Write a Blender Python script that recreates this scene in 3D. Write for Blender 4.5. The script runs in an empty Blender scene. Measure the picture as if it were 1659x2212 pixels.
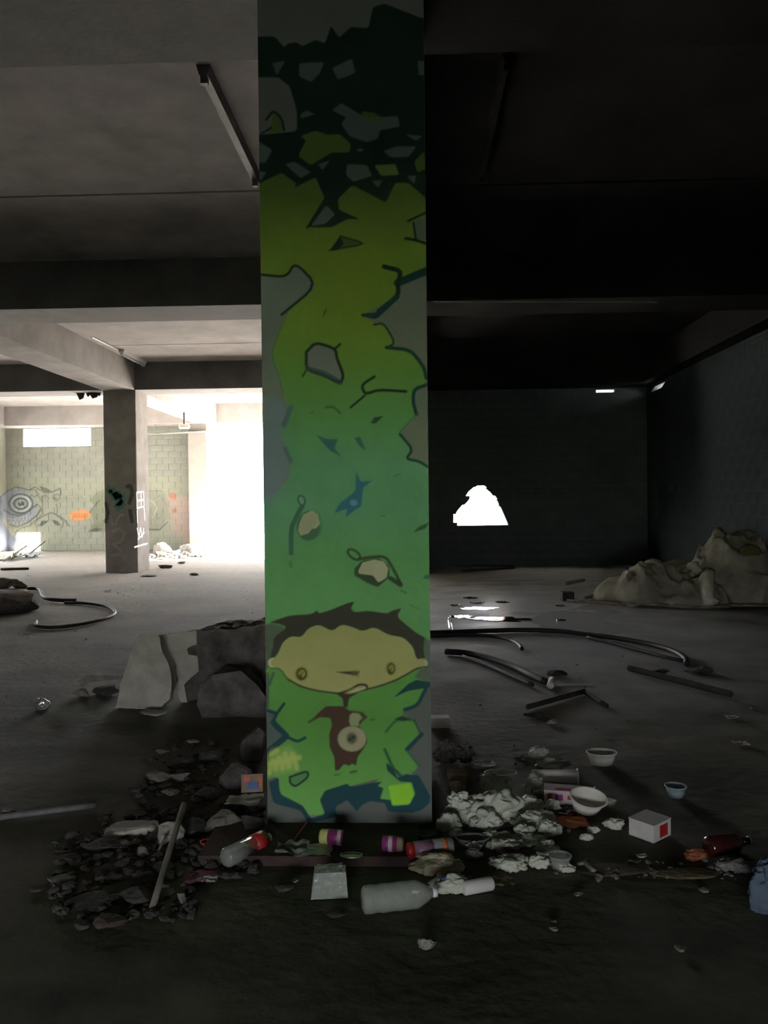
import bpy, bmesh, math, random
import numpy as np
from mathutils import Vector, Matrix, noise, Euler

# ------------------------------------------------------------------ camera
F, W, H = 1700.0, 1659.0, 2212.0
CAMH = 1.5
YAW, PITCH, ROLL = math.atan(60/F), -math.atan(23/F), math.radians(-0.63)
cam_d = bpy.data.cameras.new('camera'); cam = bpy.data.objects.new('camera', cam_d)
bpy.context.scene.collection.objects.link(cam)
cam_d.sensor_fit = 'HORIZONTAL'; cam_d.sensor_width = 36.0; cam_d.lens = 36.0*F/W
cam_d.clip_end = 300; cam_d.clip_start = 0.05
ROT = (Matrix.Rotation(YAW, 4, 'Z') @ Matrix.Rotation(math.pi/2+PITCH, 4, 'X') @ Matrix.Rotation(ROLL, 4, 'Z'))
cam.matrix_world = Matrix.Translation((0, 0, CAMH)) @ ROT
bpy.context.scene.camera = cam
R3 = ROT.to_3x3(); R3I = R3.inverted()

def ray(x, y):
    return R3 @ Vector(((x-W/2)/F, -(y-H/2)/F, -1.0))
def fl(x, y, z=0.0):                     # pixel -> point on the horizontal plane z
    d = ray(x, y); t = (z-CAMH)/d.z
    return Vector((d.x*t, d.y*t, z))
def at(x, y, Y):                         # pixel -> point on the plane Y = const
    d = ray(x, y); t = Y/d.y
    return Vector((d.x*t, Y, CAMH+d.z*t))
RN = np.array(R3I)
def proj(P):                             # world points (N,3) -> pixels (N,2)
    q = (np.asarray(P, float)-np.array([0, 0, CAMH])) @ RN.T
    return np.stack([W/2+F*q[:, 0]/-q[:, 2], H/2-F*q[:, 1]/-q[:, 2]], 1)
def mpp(y):                              # metres per pixel on the floor at row y
    return CAMH/(y-1083.0)

# ------------------------------------------------------------------ world, sun, exposure
sc = bpy.context.scene
sc.view_settings.view_transform = 'Standard'; sc.view_settings.look = 'None'
sc.view_settings.gamma = 1.0; sc.view_settings.use_curve_mapping = False
sc.view_settings.exposure = 0.0
world = bpy.data.worlds.new('overcast_sky'); sc.world = world; world.use_nodes = True
bg = world.node_tree.nodes['Background']
bg.inputs['Color'].default_value = (0.93, 0.95, 1.0, 1); bg.inputs['Strength'].default_value = 22.0
sun_d = bpy.data.lights.new('sun', 'SUN'); sun = bpy.data.objects.new('sun', sun_d)
sc.collection.objects.link(sun)
sun_d.energy = 1300.0; sun_d.angle = 0.02; sun_d.color = (1.0, 0.95, 0.88)
sun.rotation_euler = Vector((-0.4, -0.87, -0.70)).to_track_quat('-Z', 'Y').to_euler()
sun.location = (-10, 40, 30)

def portal(loc, rot, sx, sy):            # daylight opening: guides the sampling of the sky
    d = bpy.data.lights.new('daylight_portal', 'AREA'); o = bpy.data.objects.new('daylight_portal', d)
    d.shape = 'RECTANGLE'; d.size = sx; d.size_y = sy; d.cycles.is_portal = True
    o.location = loc; o.rotation_euler = rot; sc.collection.objects.link(o)
HP = math.pi/2
portal((-3.3, 25.75, 2.0), (-HP, 0, 0), 6.2, 4.2)            # big doorway, light goes towards -Y
portal((-11.6, 25.75, 3.7), (-HP, 0, 0), 2.4, 0.7)
portal((-12.7, 25.75, 0.35), (-HP, 0, 0), 0.9, 0.7)
portal((1.6, 18.2, 1.4), (-HP, 0, 0), 1.5, 1.2)
portal((-13.6, 20.6, 1.6), (0, -HP, 0), 3.3, 4.2)            # left opening
portal((-1.0, -5.3, .65), (HP, 0, 0), 2.9, 1.3)             # behind the viewer

# ------------------------------------------------------------------ helpers
C = sc.collection
def put(o, parent=None):
    C.objects.link(o)
    if parent: o.parent = parent
    return o
def tag(o, label=None, cat=None, group=None, kind=None):
    if label: o['label'] = label
    if cat: o['category'] = cat
    if group: o['group'] = group
    if kind: o['kind'] = kind
    return o
def empty(name, loc=(0, 0, 0), rz=0.0, label=None, cat=None, group=None, kind=None, rot=None):
    o = bpy.data.objects.new(name, None); o.location = loc
    o.rotation_euler = rot if rot else (0, 0, rz); o.empty_display_size = 0.1
    put(o); return tag(o, label, cat, group, kind)
class MB:
    def __init__(s): s.v = []; s.f = []
    def add(s, vs, fs):
        n = len(s.v); s.v += [tuple(p) for p in vs]; s.f += [tuple(i+n for i in f) for f in fs]; return s
    def box(s, a, b):
        (x0, y0, z0), (x1, y1, z1) = a, b
        return s.add([(x0,y0,z0),(x1,y0,z0),(x1,y1,z0),(x0,y1,z0),(x0,y0,z1),(x1,y0,z1),(x1,y1,z1),(x0,y1,z1)],
                     [(0,3,2,1),(4,5,6,7),(0,1,5,4),(1,2,6,5),(2,3,7,6),(3,0,4,7)])
    def prism(s, quad, n):               # convex polygon extruded along n
        k = len(quad); q = [Vector(p) for p in quad]; n = Vector(n)
        return s.add([tuple(p) for p in q]+[tuple(p+n) for p in q],
                     [tuple(range(k))[::-1], tuple(range(k, 2*k))]+[(i, (i+1) % k, (i+1) % k+k, i+k) for i in range(k)])
    def lathe(s, prof, n=20, M=None, close=False):
        vs = []; fs = []
        for r, z in prof:
            for i in range(n):
                a = 2*math.pi*i/n; vs.append(Vector((r*math.cos(a), r*math.sin(a), z)))
        for j in range(len(prof)-1):
            for i in range(n):
                fs.append((j*n+i, j*n+(i+1) % n, (j+1)*n+(i+1) % n, (j+1)*n+i))
        if close: fs.append(tuple(range(n))[::-1]); fs.append(tuple((len(prof)-1)*n+i for i in range(n)))
        if M: vs = [M @ v for v in vs]
        return s.add(vs, fs)
    def tube(s, pts, r, n=8):
        pts = [Vector(p) for p in pts]; vs = []; fs = []
        up = Vector((0, 0, 1))
        for i, p in enumerate(pts):
            d = (pts[min(i+1, len(pts)-1)]-pts[max(i-1, 0)]).normalized()
            if abs(d.dot(up)) > 0.95: a = d.cross(Vector((1, 0, 0))).normalized()
            else: a = d.cross(up).normalized()
            b = a.cross(d)
            rr = r[i] if isinstance(r, (list, tuple)) else r
            for k in range(n):
                t = 2*math.pi*k/n; vs.append(p+a*math.cos(t)*rr+b*math.sin(t)*rr)
        for i in range(len(pts)-1):
            for k in range(n):
                fs.append((i*n+k, i*n+(k+1) % n, (i+1)*n+(k+1) % n, (i+1)*n+k))
        fs.append(tuple(range(n))[::-1]); fs.append(tuple((len(pts)-1)*n+k for k in range(n)))
        return s.add(vs, fs)
    def mesh(s, name, mat, smooth=False):
        m = bpy.data.meshes.new(name); m.from_pydata(s.v, [], s.f); m.update()
        if mat: m.materials.append(mat)
        if smooth: m.polygons.foreach_set('use_smooth', [True]*len(m.polygons))
        return m
    def obj(s, name, mat, parent=None, smooth=False):
        return put(bpy.data.objects.new(name, s.mesh(name, mat, smooth)), parent)
def spline(pts, n=8):                    # catmull-rom through points
    P = [Vector(p) for p in pts]; P = [P[0]*2-P[1]]+P+[P[-1]*2-P[-2]]; out = []
    for i in range(1, len(P)-2):
        for k in range(n):
            t = k/n; a, b, c, d = P[i-1:i+3]
            out.append(0.5*((2*b)+(c-a)*t+(2*a-5*b+4*c-d)*t*t+(3*b-a-3*c+d)*t**3))
    out.append(P[-2]); return out

# ------------------------------------------------------------------ materials
def lin(c): return tuple((v/12.92 if v <= .04045 else ((v+.055)/1.055)**2.4) for v in c)
def srgb8(r, g, b): return lin((r/255, g/255, b/255))
MATS = {}
def mat(name, col, rough=0.85, var=0.35, scale=6.0, bump=0.3, bscale=40.0, col2=None, spec=0.3, alpha=1.0, metal=0.0, trans=0.0, attr=False, extra=None):
    if name in MATS: return MATS[name]
    m = bpy.data.materials.new(name); m.use_nodes = True; nt = m.node_tree; N = nt.nodes; L = nt.links
    b = N['Principled BSDF']; tc = N.new('ShaderNodeTexCoord')
    b.inputs['Roughness'].default_value = rough; b.inputs['Metallic'].default_value = metal
    b.inputs['Specular IOR Level'].default_value = spec; b.inputs['Alpha'].default_value = alpha
    b.inputs['Transmission Weight'].default_value = trans
    nz = N.new('ShaderNodeTexNoise'); nz.inputs['Scale'].default_value = scale; nz.inputs['Detail'].default_value = 8; nz.inputs['Roughness'].default_value = .62
    L.new(tc.outputs['Object'], nz.inputs['Vector'])
    rmp = N.new('ShaderNodeMapRange'); rmp.inputs[1].default_value = .32; rmp.inputs[2].default_value = .68
    rmp.inputs[3].default_value = 0; rmp.inputs[4].default_value = 1
    L.new(nz.outputs['Fac'], rmp.inputs[0])
    mx = N.new('ShaderNodeMix'); mx.data_type = 'RGBA'; L.new(rmp.outputs[0], mx.inputs['Factor'])
    if col2 is None: col2 = tuple(c*(1-var) for c in col)
    mx.inputs['A'].default_value = (*col2, 1); mx.inputs['B'].default_value = (*col, 1)
    out = mx.outputs['Result']
    if attr:
        at_ = N.new('ShaderNodeAttribute'); at_.attribute_name = 'paint'
        mm = N.new('ShaderNodeMix'); mm.data_type = 'RGBA'; mm.blend_type = 'MULTIPLY'; mm.inputs['Factor'].default_value = 1
        L.new(at_.outputs['Color'], mm.inputs['A']); L.new(out, mm.inputs['B']); out = mm.outputs['Result']
    L.new(out, b.inputs['Base Color'])
    if bump:
        n2 = N.new('ShaderNodeTexNoise'); n2.inputs['Scale'].default_value = bscale; n2.inputs['Detail'].default_value = 6
        L.new(tc.outputs['Object'], n2.inputs['Vector'])
        bp = N.new('ShaderNodeBump'); bp.inputs['Strength'].default_value = bump; bp.inputs['Distance'].default_value = .01
        L.new(n2.outputs['Fac'], bp.inputs['Height']); L.new(bp.outputs['Normal'], b.inputs['Normal'])
    if extra: extra(m, N, L, b, tc)
    MATS[name] = m; return m

M_CON = mat('aged_concrete', (.36, .335, .32), .9, .4, 2.2, .35, 30)
M_CEIL = mat('formed_ceiling_concrete', (.48, .445, .44), .9, .45, 1.1, .3, 20)
M_DARK = mat('near_black_concrete', (.022, .021, .021), 1, .5, 1.0, .3, 20, spec=0)  # near-black concrete for the right-hand slab and beams
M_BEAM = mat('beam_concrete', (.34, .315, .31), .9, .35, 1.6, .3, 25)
M_BEAMD = mat('shaded_beam_concrete', (.15, .14, .145), .9, .4, 1.6, .3, 25)
M_CEILP = mat('daylit_ceiling_concrete', (.62, .58, .575), .9, .4, 1.1, .3, 20)
M_BLOCK = mat('grey_block', (.235, .242, .215), .9, .25, 3, .4, 60)
M_BLOCKP = mat('painted_block', (1, 1, 1), .85, .15, 3, .4, 60, attr=True)
M_MORTAR = mat('mortar', (.2, .2, .175), .95, .3, 8, .4, 80)
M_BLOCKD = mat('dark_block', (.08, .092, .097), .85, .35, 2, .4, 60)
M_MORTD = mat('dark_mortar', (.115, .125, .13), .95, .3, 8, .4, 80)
M_MURAL = mat('sprayed_paint', (1, 1, 1), .7, .12, 5, .25, 120, attr=True, spec=.35)
M_ROCK = mat('broken_concrete', (.25, .235, .20), .95, .5, 9, .8, 60)
M_ROCKL = mat('pale_broken_concrete', (.5, .48, .41), .95, .35, 7, .7, 60)
M_ROCKD = mat('dark_rubble', (.085, .08, .07), .95, .5, 12, .9, 50)
M_MASON = mat('weathered_masonry', (.16, .15, .14), .95, .72, 7, 1.0, 30)
M_BAG = mat('white_plastic_film', (.58, .61, .49), .45, .22, 14, .5, 60, spec=.4)
M_BAGC = mat('cream_plastic_film', (.62, .56, .38), .45, .25, 14, .5, 60, spec=.4)
M_BAGD = mat('grey_plastic_film', (.26, .26, .24), .5, .4, 12, .5, 60)
M_FOAM = mat('white_foam', (.68, .66, .58), .8, .12, 20, .2, 150)
M_PAPER = mat('white_card', (.66, .64, .6), .85, .15, 12, .15, 80)
M_PINKP = mat('pinkish_card', (.6, .5, .5), .8, .2, 12, .15, 80)
M_CARD = mat('brown_card', (.3, .24, .16), .9, .3, 12, .3, 60)
M_WOOD = mat('weathered_wood', (.27, .24, .2), .85, .4, 15, .4, 60)
M_DWOOD = mat('dark_wood', (.05, .045, .04), .85, .4, 15, .4, 60)
M_HOSE = mat('black_rubber', (.03, .03, .03), .6, .3, 20, .2, 60)
M_RED = mat('red_plastic', (.5, .03, .03), .4, .25, 20, .1, 60, spec=.5)
M_ORNG = mat('orange_plastic', (.55, .16, .05), .5, .3, 20, .1, 60)
M_PURP = mat('purple_print', (.3, .04, .2), .4, .3, 30, .1, 60, spec=.5)
M_YEL = mat('pale_yellow_plastic', (.6, .6, .2), .45, .2, 20, .1, 60)
M_BLUE = mat('blue_print', (.08, .14, .4), .5, .3, 20, .1, 60)
M_LBLUE = mat('pale_blue_plastic', (.33, .43, .44), .5, .2, 20, .1, 60)
M_CLEAR = mat('clear_plastic', (.55, .6, .52), .12, .15, 20, .35, 40, alpha=.42, spec=.8)
M_FOIL = mat('crumpled_foil', (.7, .7, .68), .28, .2, 20, .3, 40, metal=.8)
M_METAL = mat('galvanised_metal', (.45, .45, .44), .4, .3, 20, .1, 60, metal=.6)
M_DMET = mat('dark_metal', (.05, .045, .045), .7, .4, 20, .3, 60)
M_TUBE = mat('white_enamel', (.8, .8, .8), .35, .1, 20, .05, 60)
M_TARP = mat('dusty_tarpaulin', (.33, .31, .23), .75, .5, 4, .6, 14, spec=.25)
M_TARPL = mat('pale_tarpaulin', (.62, .62, .48), .6, .35, 6, .6, 14)
M_DIRT = mat('dry_earth', (.16, .14, .1), 1, .5, 6, .8, 30)
M_RAG = mat('grey_rag', (.2, .18, .17), .95, .5, 25, .8, 60)
M_BRUSH = mat('dry_straw', (.2, .17, .09), .95, .5, 25, .8, 60)
M_BLUEF = mat('blue_grey_cloth', (.13, .18, .25), .85, .4, 8, .5, 40)
M_BOTD = mat('dark_red_bottle', (.05, .012, .01), .15, .3, 20, .1, 60, spec=.8)
M_PLINTH = mat('stained_plinth', (.07, .045, .04), .85, .5, 5, .5, 40)
M_GRASS = mat('dry_grass_ground', (.10, .135, .06), 1, .4, 3, .5, 30)
M_OUT = mat('pale_ground', (.5, .48, .42), .95, .2, 2, .3, 20)
def water_extra(m, N, L, b, tc): b.inputs['IOR'].default_value = 1.33
M_WATER = mat('standing_water', (.03, .03, .03), .04, .1, 2, .04, 6, spec=.6, extra=water_extra)

def floor_extra(m, N, L, b, tc):
    # dirt: large stains, long scuffs; damp patches are smoother
    n1 = N.new('ShaderNodeTexNoise'); n1.inputs['Scale'].default_value = .55; n1.inputs['Detail'].default_value = 9; n1.inputs['Roughness'].default_value = .68
    mp = N.new('ShaderNodeMapping'); mp.inputs['Scale'].default_value = (1, 1.6, 1); L.new(tc.outputs['Object'], mp.inputs[0]); L.new(mp.outputs[0], n1.inputs['Vector'])
    r1 = N.new('ShaderNodeValToRGB'); e = r1.color_ramp.elements
    e[0].position = .36; e[0].color = (.045, .046, .035, 1); e[1].position = .66; e[1].color = (.17, .165, .12, 1)
    L.new(n1.outputs['Fac'], r1.inputs[0])
    # floor paler towards the doorway, painting in the falloff of its light
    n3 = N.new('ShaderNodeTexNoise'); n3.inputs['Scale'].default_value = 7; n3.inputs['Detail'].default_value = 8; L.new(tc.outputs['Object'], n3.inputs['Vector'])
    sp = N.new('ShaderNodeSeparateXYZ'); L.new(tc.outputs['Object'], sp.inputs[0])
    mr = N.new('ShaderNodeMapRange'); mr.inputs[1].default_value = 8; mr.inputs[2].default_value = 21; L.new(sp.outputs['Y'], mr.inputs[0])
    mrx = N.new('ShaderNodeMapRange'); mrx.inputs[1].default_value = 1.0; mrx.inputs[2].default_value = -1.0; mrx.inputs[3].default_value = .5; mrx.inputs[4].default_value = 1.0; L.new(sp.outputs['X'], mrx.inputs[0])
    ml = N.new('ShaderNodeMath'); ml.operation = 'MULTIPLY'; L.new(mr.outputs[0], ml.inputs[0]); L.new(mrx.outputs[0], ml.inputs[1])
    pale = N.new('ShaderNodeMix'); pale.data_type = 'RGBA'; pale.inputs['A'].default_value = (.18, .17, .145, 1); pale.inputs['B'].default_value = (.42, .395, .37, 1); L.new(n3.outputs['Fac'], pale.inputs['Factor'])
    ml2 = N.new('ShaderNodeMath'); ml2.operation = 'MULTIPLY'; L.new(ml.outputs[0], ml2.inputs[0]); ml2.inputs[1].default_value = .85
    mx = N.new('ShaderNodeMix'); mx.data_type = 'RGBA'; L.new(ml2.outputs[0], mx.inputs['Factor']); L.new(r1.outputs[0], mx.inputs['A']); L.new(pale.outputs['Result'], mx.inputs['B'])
    # damp area in the right-hand bay; light from the hole painted paler on it
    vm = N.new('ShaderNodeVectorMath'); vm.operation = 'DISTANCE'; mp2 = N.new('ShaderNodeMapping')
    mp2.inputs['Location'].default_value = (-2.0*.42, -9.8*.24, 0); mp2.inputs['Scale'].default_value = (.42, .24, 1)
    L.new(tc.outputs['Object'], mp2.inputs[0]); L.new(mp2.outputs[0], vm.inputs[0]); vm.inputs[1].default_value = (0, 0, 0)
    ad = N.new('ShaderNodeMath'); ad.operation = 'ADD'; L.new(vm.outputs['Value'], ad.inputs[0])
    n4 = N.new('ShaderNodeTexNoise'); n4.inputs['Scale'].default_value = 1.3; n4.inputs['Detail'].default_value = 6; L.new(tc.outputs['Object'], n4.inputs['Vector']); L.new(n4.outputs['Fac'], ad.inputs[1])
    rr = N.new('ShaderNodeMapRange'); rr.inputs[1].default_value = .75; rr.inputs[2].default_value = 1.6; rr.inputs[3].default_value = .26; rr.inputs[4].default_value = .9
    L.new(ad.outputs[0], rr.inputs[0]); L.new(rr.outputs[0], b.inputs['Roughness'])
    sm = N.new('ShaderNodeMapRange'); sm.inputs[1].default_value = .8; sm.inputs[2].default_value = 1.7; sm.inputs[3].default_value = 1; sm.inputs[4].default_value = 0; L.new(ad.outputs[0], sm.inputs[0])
    lit_patch = N.new('ShaderNodeMix'); lit_patch.data_type = 'RGBA'; lit_patch.inputs['B'].default_value = (.62, .65, .66, 1); L.new(sm.outputs[0], lit_patch.inputs['Factor']); L.new(mx.outputs['Result'], lit_patch.inputs['A'])
    L.new(lit_patch.outputs['Result'], b.inputs['Base Color'])
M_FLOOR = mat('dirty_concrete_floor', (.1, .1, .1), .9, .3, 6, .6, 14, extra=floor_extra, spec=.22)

# ------------------------------------------------------------------ paint engine (numpy -> colour attribute)
def seg_dist(P, a, b):
    a = np.array(a, float); b = np.array(b, float); d = b-a; l = max((d*d).sum(), 1e-9)
    t = np.clip(((P-a)@d)/l, 0, 1); q = P-(a+t[:, None]*d); return np.sqrt((q*q).sum(1))
def paint(P, base, ops):
    col = base.copy()
    for op in ops:
        kind, pts, c = op[0], np.array(op[1], float), op[2]
        w = op[3] if len(op) > 3 else 0; al = op[4] if len(op) > 4 else 1.0; soft = op[5] if len(op) > 5 else 2.0
        pad = soft+(w if kind == 'l' else 0)+1
        lo = pts.min(0)-pad; hi = pts.max(0)+pad
        idx = np.where((P[:, 0] > lo[0]) & (P[:, 0] < hi[0]) & (P[:, 1] > lo[1]) & (P[:, 1] < hi[1]))[0]
        if not len(idx): continue
        Q = P[idx]; n = len(pts)
        if kind == 'p':
            ins = np.zeros(len(Q), bool); dist = np.full(len(Q), 1e9)
            for i in range(n):
                a = pts[i]; b = pts[(i+1) % n]
                dist = np.minimum(dist, seg_dist(Q, a, b))
                cnd = (a[1] > Q[:, 1]) != (b[1] > Q[:, 1])
                with np.errstate(divide='ignore', invalid='ignore'):
                    xx = (b[0]-a[0])*(Q[:, 1]-a[1])/(b[1]-a[1]+1e-12)+a[0]
                ins ^= cnd & (Q[:, 0] < xx)
            sd = np.where(ins, dist, -dist)
        else:
            dist = np.full(len(Q), 1e9)
            for i in range(n-1): dist = np.minimum(dist, seg_dist(Q, pts[i], pts[i+1]))
            if n == 1: dist = np.sqrt(((Q-pts[0])**2).sum(1))
            sd = w/2-dist
        t = np.clip(sd/(2*soft)+.5, 0, 1); t = t*t*(3-2*t)*al
        cc = c(Q) if callable(c) else np.array(c)[None, :]
        col[idx] = col[idx]*(1-t[:, None])+cc*t[:, None]
    return col
def set_paint(me, col):
    ca = me.color_attributes.new('paint', 'FLOAT_COLOR', 'POINT')
    ca.data.foreach_set('color', np.concatenate([col, np.ones((len(col), 1))], 1).astype(np.float32).ravel())
def ell(cx, cy, rx, ry, n=20, rot=0):
    c, s = math.cos(rot), math.sin(rot)
    return [(cx+rx*math.cos(t)*c-ry*math.sin(t)*s, cy+rx*math.cos(t)*s+ry*math.sin(t)*c) for t in [2*math.pi*i/n for i in range(n)]]

# ------------------------------------------------------------------ the shell
ZB, ZC = 4.0, 4.6           # beam soffit, slab soffit
XL, XR = -13.3, 5.3
YF, YBL, YBR = -5.2, 25.4, 17.9
# floor: one gently uneven sheet
def make_floor():
    nx, ny = 90, 150; vs = []; fs = []
    xs = np.linspace(XL-.3, XR+.3, nx); ys = np.linspace(YF-.3, YBL+.35, ny)
    for y in ys:
        for x in xs:
            vs.append((x, y, -.004-.004*noise.noise(Vector((x*.9, y*.9, 0)))))
    for j in range(ny-1):
        for i in range(nx-1): a = j*nx+i; fs.append((a, a+1, a+nx+1, a+nx))
    n = len(vs); vs += [(xs[0], ys[0], -.3), (xs[-1], ys[0], -.3), (xs[-1], ys[-1], -.3), (xs[0], ys[-1], -.3)]
    fs.append((n, n+3, n+2, n+1))
    m = MB(); m.v = vs; m.f = fs
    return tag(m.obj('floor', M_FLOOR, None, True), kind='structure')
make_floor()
g = MB(); g.box((-60, YBL+.35, -.25), (60, 90, -.06)); g.box((-60, -20, -.25), (XL-.35, YBL+.35, -.06)); g.box((.1, YBR+.3, -.2), (60, YBL+.35, -.06))
tag(g.obj('ground', M_OUT), kind='structure')
g = MB(); g.box((XL-.35, -40, -.25), (60, YF-.35, -.06)); tag(g.obj('ground', M_GRASS), kind='structure')

# ceiling: precast slab panels with open joints between them
ceil = empty('ceiling', kind='structure')
beamY = [(-2.9, -2.1), (3.5, 4.45), (9.9, 10.7), (17.05, 17.86), (24.3, 25.1)]
joints = [-5.3, -4.1, -.2, 2.2, 7.82, 13.0, 15.2, 20.3, 22.4, 25.75]
for i in range(len(joints)-1):
    y0, y1 = joints[i]+.022, joints[i+1]-.022
    a = MB(); a.box((XL-.2, y0, ZC), (-.3, y1, ZC+.2)); a.obj('slab_panel', M_CEILP if y0 > 12 else M_CEIL, ceil)  # far panels paler: extra doorway light put into their colour
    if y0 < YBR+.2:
        a = MB(); a.box((-.3, y0, ZC), (XR+.2, min(y1, YBR+.25), ZC+.2)); a.obj('slab_panel', M_DARK, ceil)
a = MB(); a.box((XL-.4, YF-.4, ZC+.2), (XR+.4, YBR+.3, ZC+.45)); a.box((XL-.4, YBR+.3, ZC+.2), (0, YBL+.5, ZC+.45)); a.obj('roof_screed', M_DARK, ceil)
# beams
tn = 0
def beam(a, b, m=M_BEAM):
    global tn; tn += 1
    o = MB(); o.box(a, b); return tag(o.obj('trim_%d' % tn, m), kind='structure')
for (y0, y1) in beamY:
    beam((XL, y0, ZB), (-.3, y1, ZC), M_BEAMD if y0 < 20 else M_BEAM)  # beams turned from the doorway: shade painted in as darker concrete
    if y0 < 17: beam((-.3, y0, ZB), (XR, y1, ZC), M_DARK)
beam((-.3, 17.1, ZB), (XR, YBR+.2, ZC), M_DARK)
beam((.9, YBR+.21, 2.2), (6, 25.0, 2.32), M_CON)     # unseen slab added outside to cut high skylight through the hole
LX = [(-6.75, -6.03), (-.672, .077), (XR-.35, XR)]
for k, (x0, x1) in enumerate([(-13.3, -12.75), (-6.75, -6.03), (-.67, .03), (XR-.3, XR)]):
    for i in range(len(beamY)-1):
        y0, y1 = beamY[i][1], beamY[i+1][0]
        if k == 3 and y0 > 17: continue
        if k == 3 and y1 > 17: y1 = 17.1
        beam((x0, y0, ZB), (x1, y1, ZC), M_DARK if k == 3 else M_BEAM)
# B1 soffit rebate strips on the right bay (pale edge lines)
conduit = MB(); conduit.tube([at(935, 651, 9.86), at(1420, 652, 9.86)], .008, 6)
tag(conduit.obj('conduit', M_METAL), 'thin galvanised conduit running level along the dark beam right of the painted pillar', 'pipe')

# block walls ------------------------------------------------------------
def block_wall(name, O, U, N_, length, height, openings, mb, mm, bw=.4, bh=.2, th=.2, paintfn=None, limit=300, vis=None, coreonly=None, sample=None):
    O = Vector(O); U = Vector(U); N_ = Vector(N_); Z = Vector((0, 0, 1))
    root = empty(name, (0, 0, 0), kind='structure')
    zs = sorted(set([round(i*bh, 3) for i in range(int(height/bh)+1)]+[round(height, 3)]+[round(o[k], 3) for o in openings for k in (2, 3)]+[round(o[2]+.085*k, 3) for o in openings if len(o) > 4 for k in range(1, 30) if o[2]+.085*k < o[3]-.03]))
    zs = [z for i, z in enumerate(zs) if i == 0 or z-zs[i-1] > .02]
    core = MB(); cand = []
    for i in range(len(zs)-1):
        z0, z1 = zs[i], zs[i+1]; zm = (z0+z1)/2
        holes = []
        for o in openings:
            if o[2]-.001 <= zm <= o[3]+.001:
                if len(o) > 4: l0, r0, l1, r1 = o[4](z0, z1)
                else: l0, r0, l1, r1 = o[0], o[1], o[0], o[1]
                holes.append((l0, r0, l1, r1))
        holes.sort(); segs = []; cur0 = cur1 = 0.0
        for l0, r0, l1, r1 in holes: segs.append((cur0, l0, cur1, l1)); cur0, cur1 = r0, r1
        segs.append((cur0, length, cur1, length))
        off = (bw/2 if int(round(z0/bh-.25)) % 2 else 0)
        for (a0, b0, a1, b1) in segs:
            if min(b0-a0, b1-a1) < .01: continue
            pt = lambda u, z, d: O+U*u+Z*z+N_*d
            core.prism([pt(a0, z0, -th+.01), pt(b0, z0, -th+.01), pt(b1, z1, -th+.01), pt(a1, z1, -th+.01)], N_*(th-.02))
            k = math.floor((min(a0, a1)-off)/bw)
            while True:
                u0 = off+k*bw; u1 = u0+bw; k += 1
                if u0 >= max(b0, b1)-.01: break
                p0, q0, p1, q1 = max(u0, a0), min(u1, b0), max(u0, a1), min(u1, b1)
                if q0-p0 < .03 or q1-p1 < .03: continue
                full = abs(q0-p0-bw) < .001 and abs(q1-p1-bw) < .001 and abs(z1-z0-bh) < .001
                cand.append((p0+.004, q0-.004, p1+.004, q1-.004, z0+.004, z1-.004, full))
    core.obj('mortar', mm, root)
    def rank(c):
        u = (c[0]+c[1])/2; z = (c[4]+c[5])/2; p = O+U*u+Z*z
        v = vis(p) if vis else 0
        return (v, p.length)
    cand.sort(key=rank)
    std = None; rest = MB()
    for i, (p0, q0, p1, q1, z0, z1, full) in enumerate(cand):
        if i >= limit:
            rest.prism([O+U*p0+Z*z0-N_*th, O+U*q0+Z*z0-N_*th, O+U*q1+Z*z1-N_*th, O+U*p1+Z*z1-N_*th], N_*th); continue
        rnd = random.Random(i*7+3); jut = rnd.uniform(-.003, .004)
        pp = paintfn and paintfn(O+U*((p0+q0)/2)+Z*((z0+z1)/2))
        if pp:
            nx, nz = 28, 14; m = MB()
            vs = []
            for j in range(nz+1):
                for k in range(nx+1):
                    t = j/nz; a_ = p0+(p1-p0)*t; b_ = q0+(q1-q0)*t
                    vs.append(O+U*(a_+(b_-a_)*k/nx)+Z*(z0+(z1-z0)*t)+N_*jut)
            fs = [(j*(nx+1)+k, j*(nx+1)+k+1, (j+1)*(nx+1)+k+1, (j+1)*(nx+1)+k) for j in range(nz) for k in range(nx)]
            m.add(vs, fs); n = len(vs)
            cs = [0, nx, nz*(nx+1)+nx, nz*(nx+1)]
            m.v += [tuple(Vector(vs[c])-N_*th) for c in cs]
            for e in range(4): m.f.append((cs[e], cs[(e+1) % 4], n+(e+1) % 4, n+e)[::-1])
            me = m.mesh('block', M_BLOCKP)
            P = proj(np.array(m.v)); set_paint(me, sample(P))
            put(bpy.data.objects.new('block', me), root)
        elif full:
            if std is None:
                m = MB(); w2, h2 = (q0-p0)/2, (z1-z0)/2
                m.prism([-U*w2-Z*h2-N_*th, U*w2-Z*h2-N_*th, U*w2+Z*h2-N_*th, -U*w2+Z*h2-N_*th], N_*th)
                std = m.mesh('block', mb)
            o = bpy.data.objects.new('block', std); o.location = O+U*((p0+q0)/2)+Z*((z0+z1)/2)+N_*jut; put(o, root)
        else:
            m = MB(); m.prism([O+U*p0+Z*z0-N_*th, O+U*q0+Z*z0-N_*th, O+U*q1+Z*z1-N_*th, O+U*p1+Z*z1-N_*th], N_*(th+jut)); m.obj('block', mb, root)
    if rest.v: tag(rest.obj('block_field', mb, root), kind='stuff')
    return root

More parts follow.
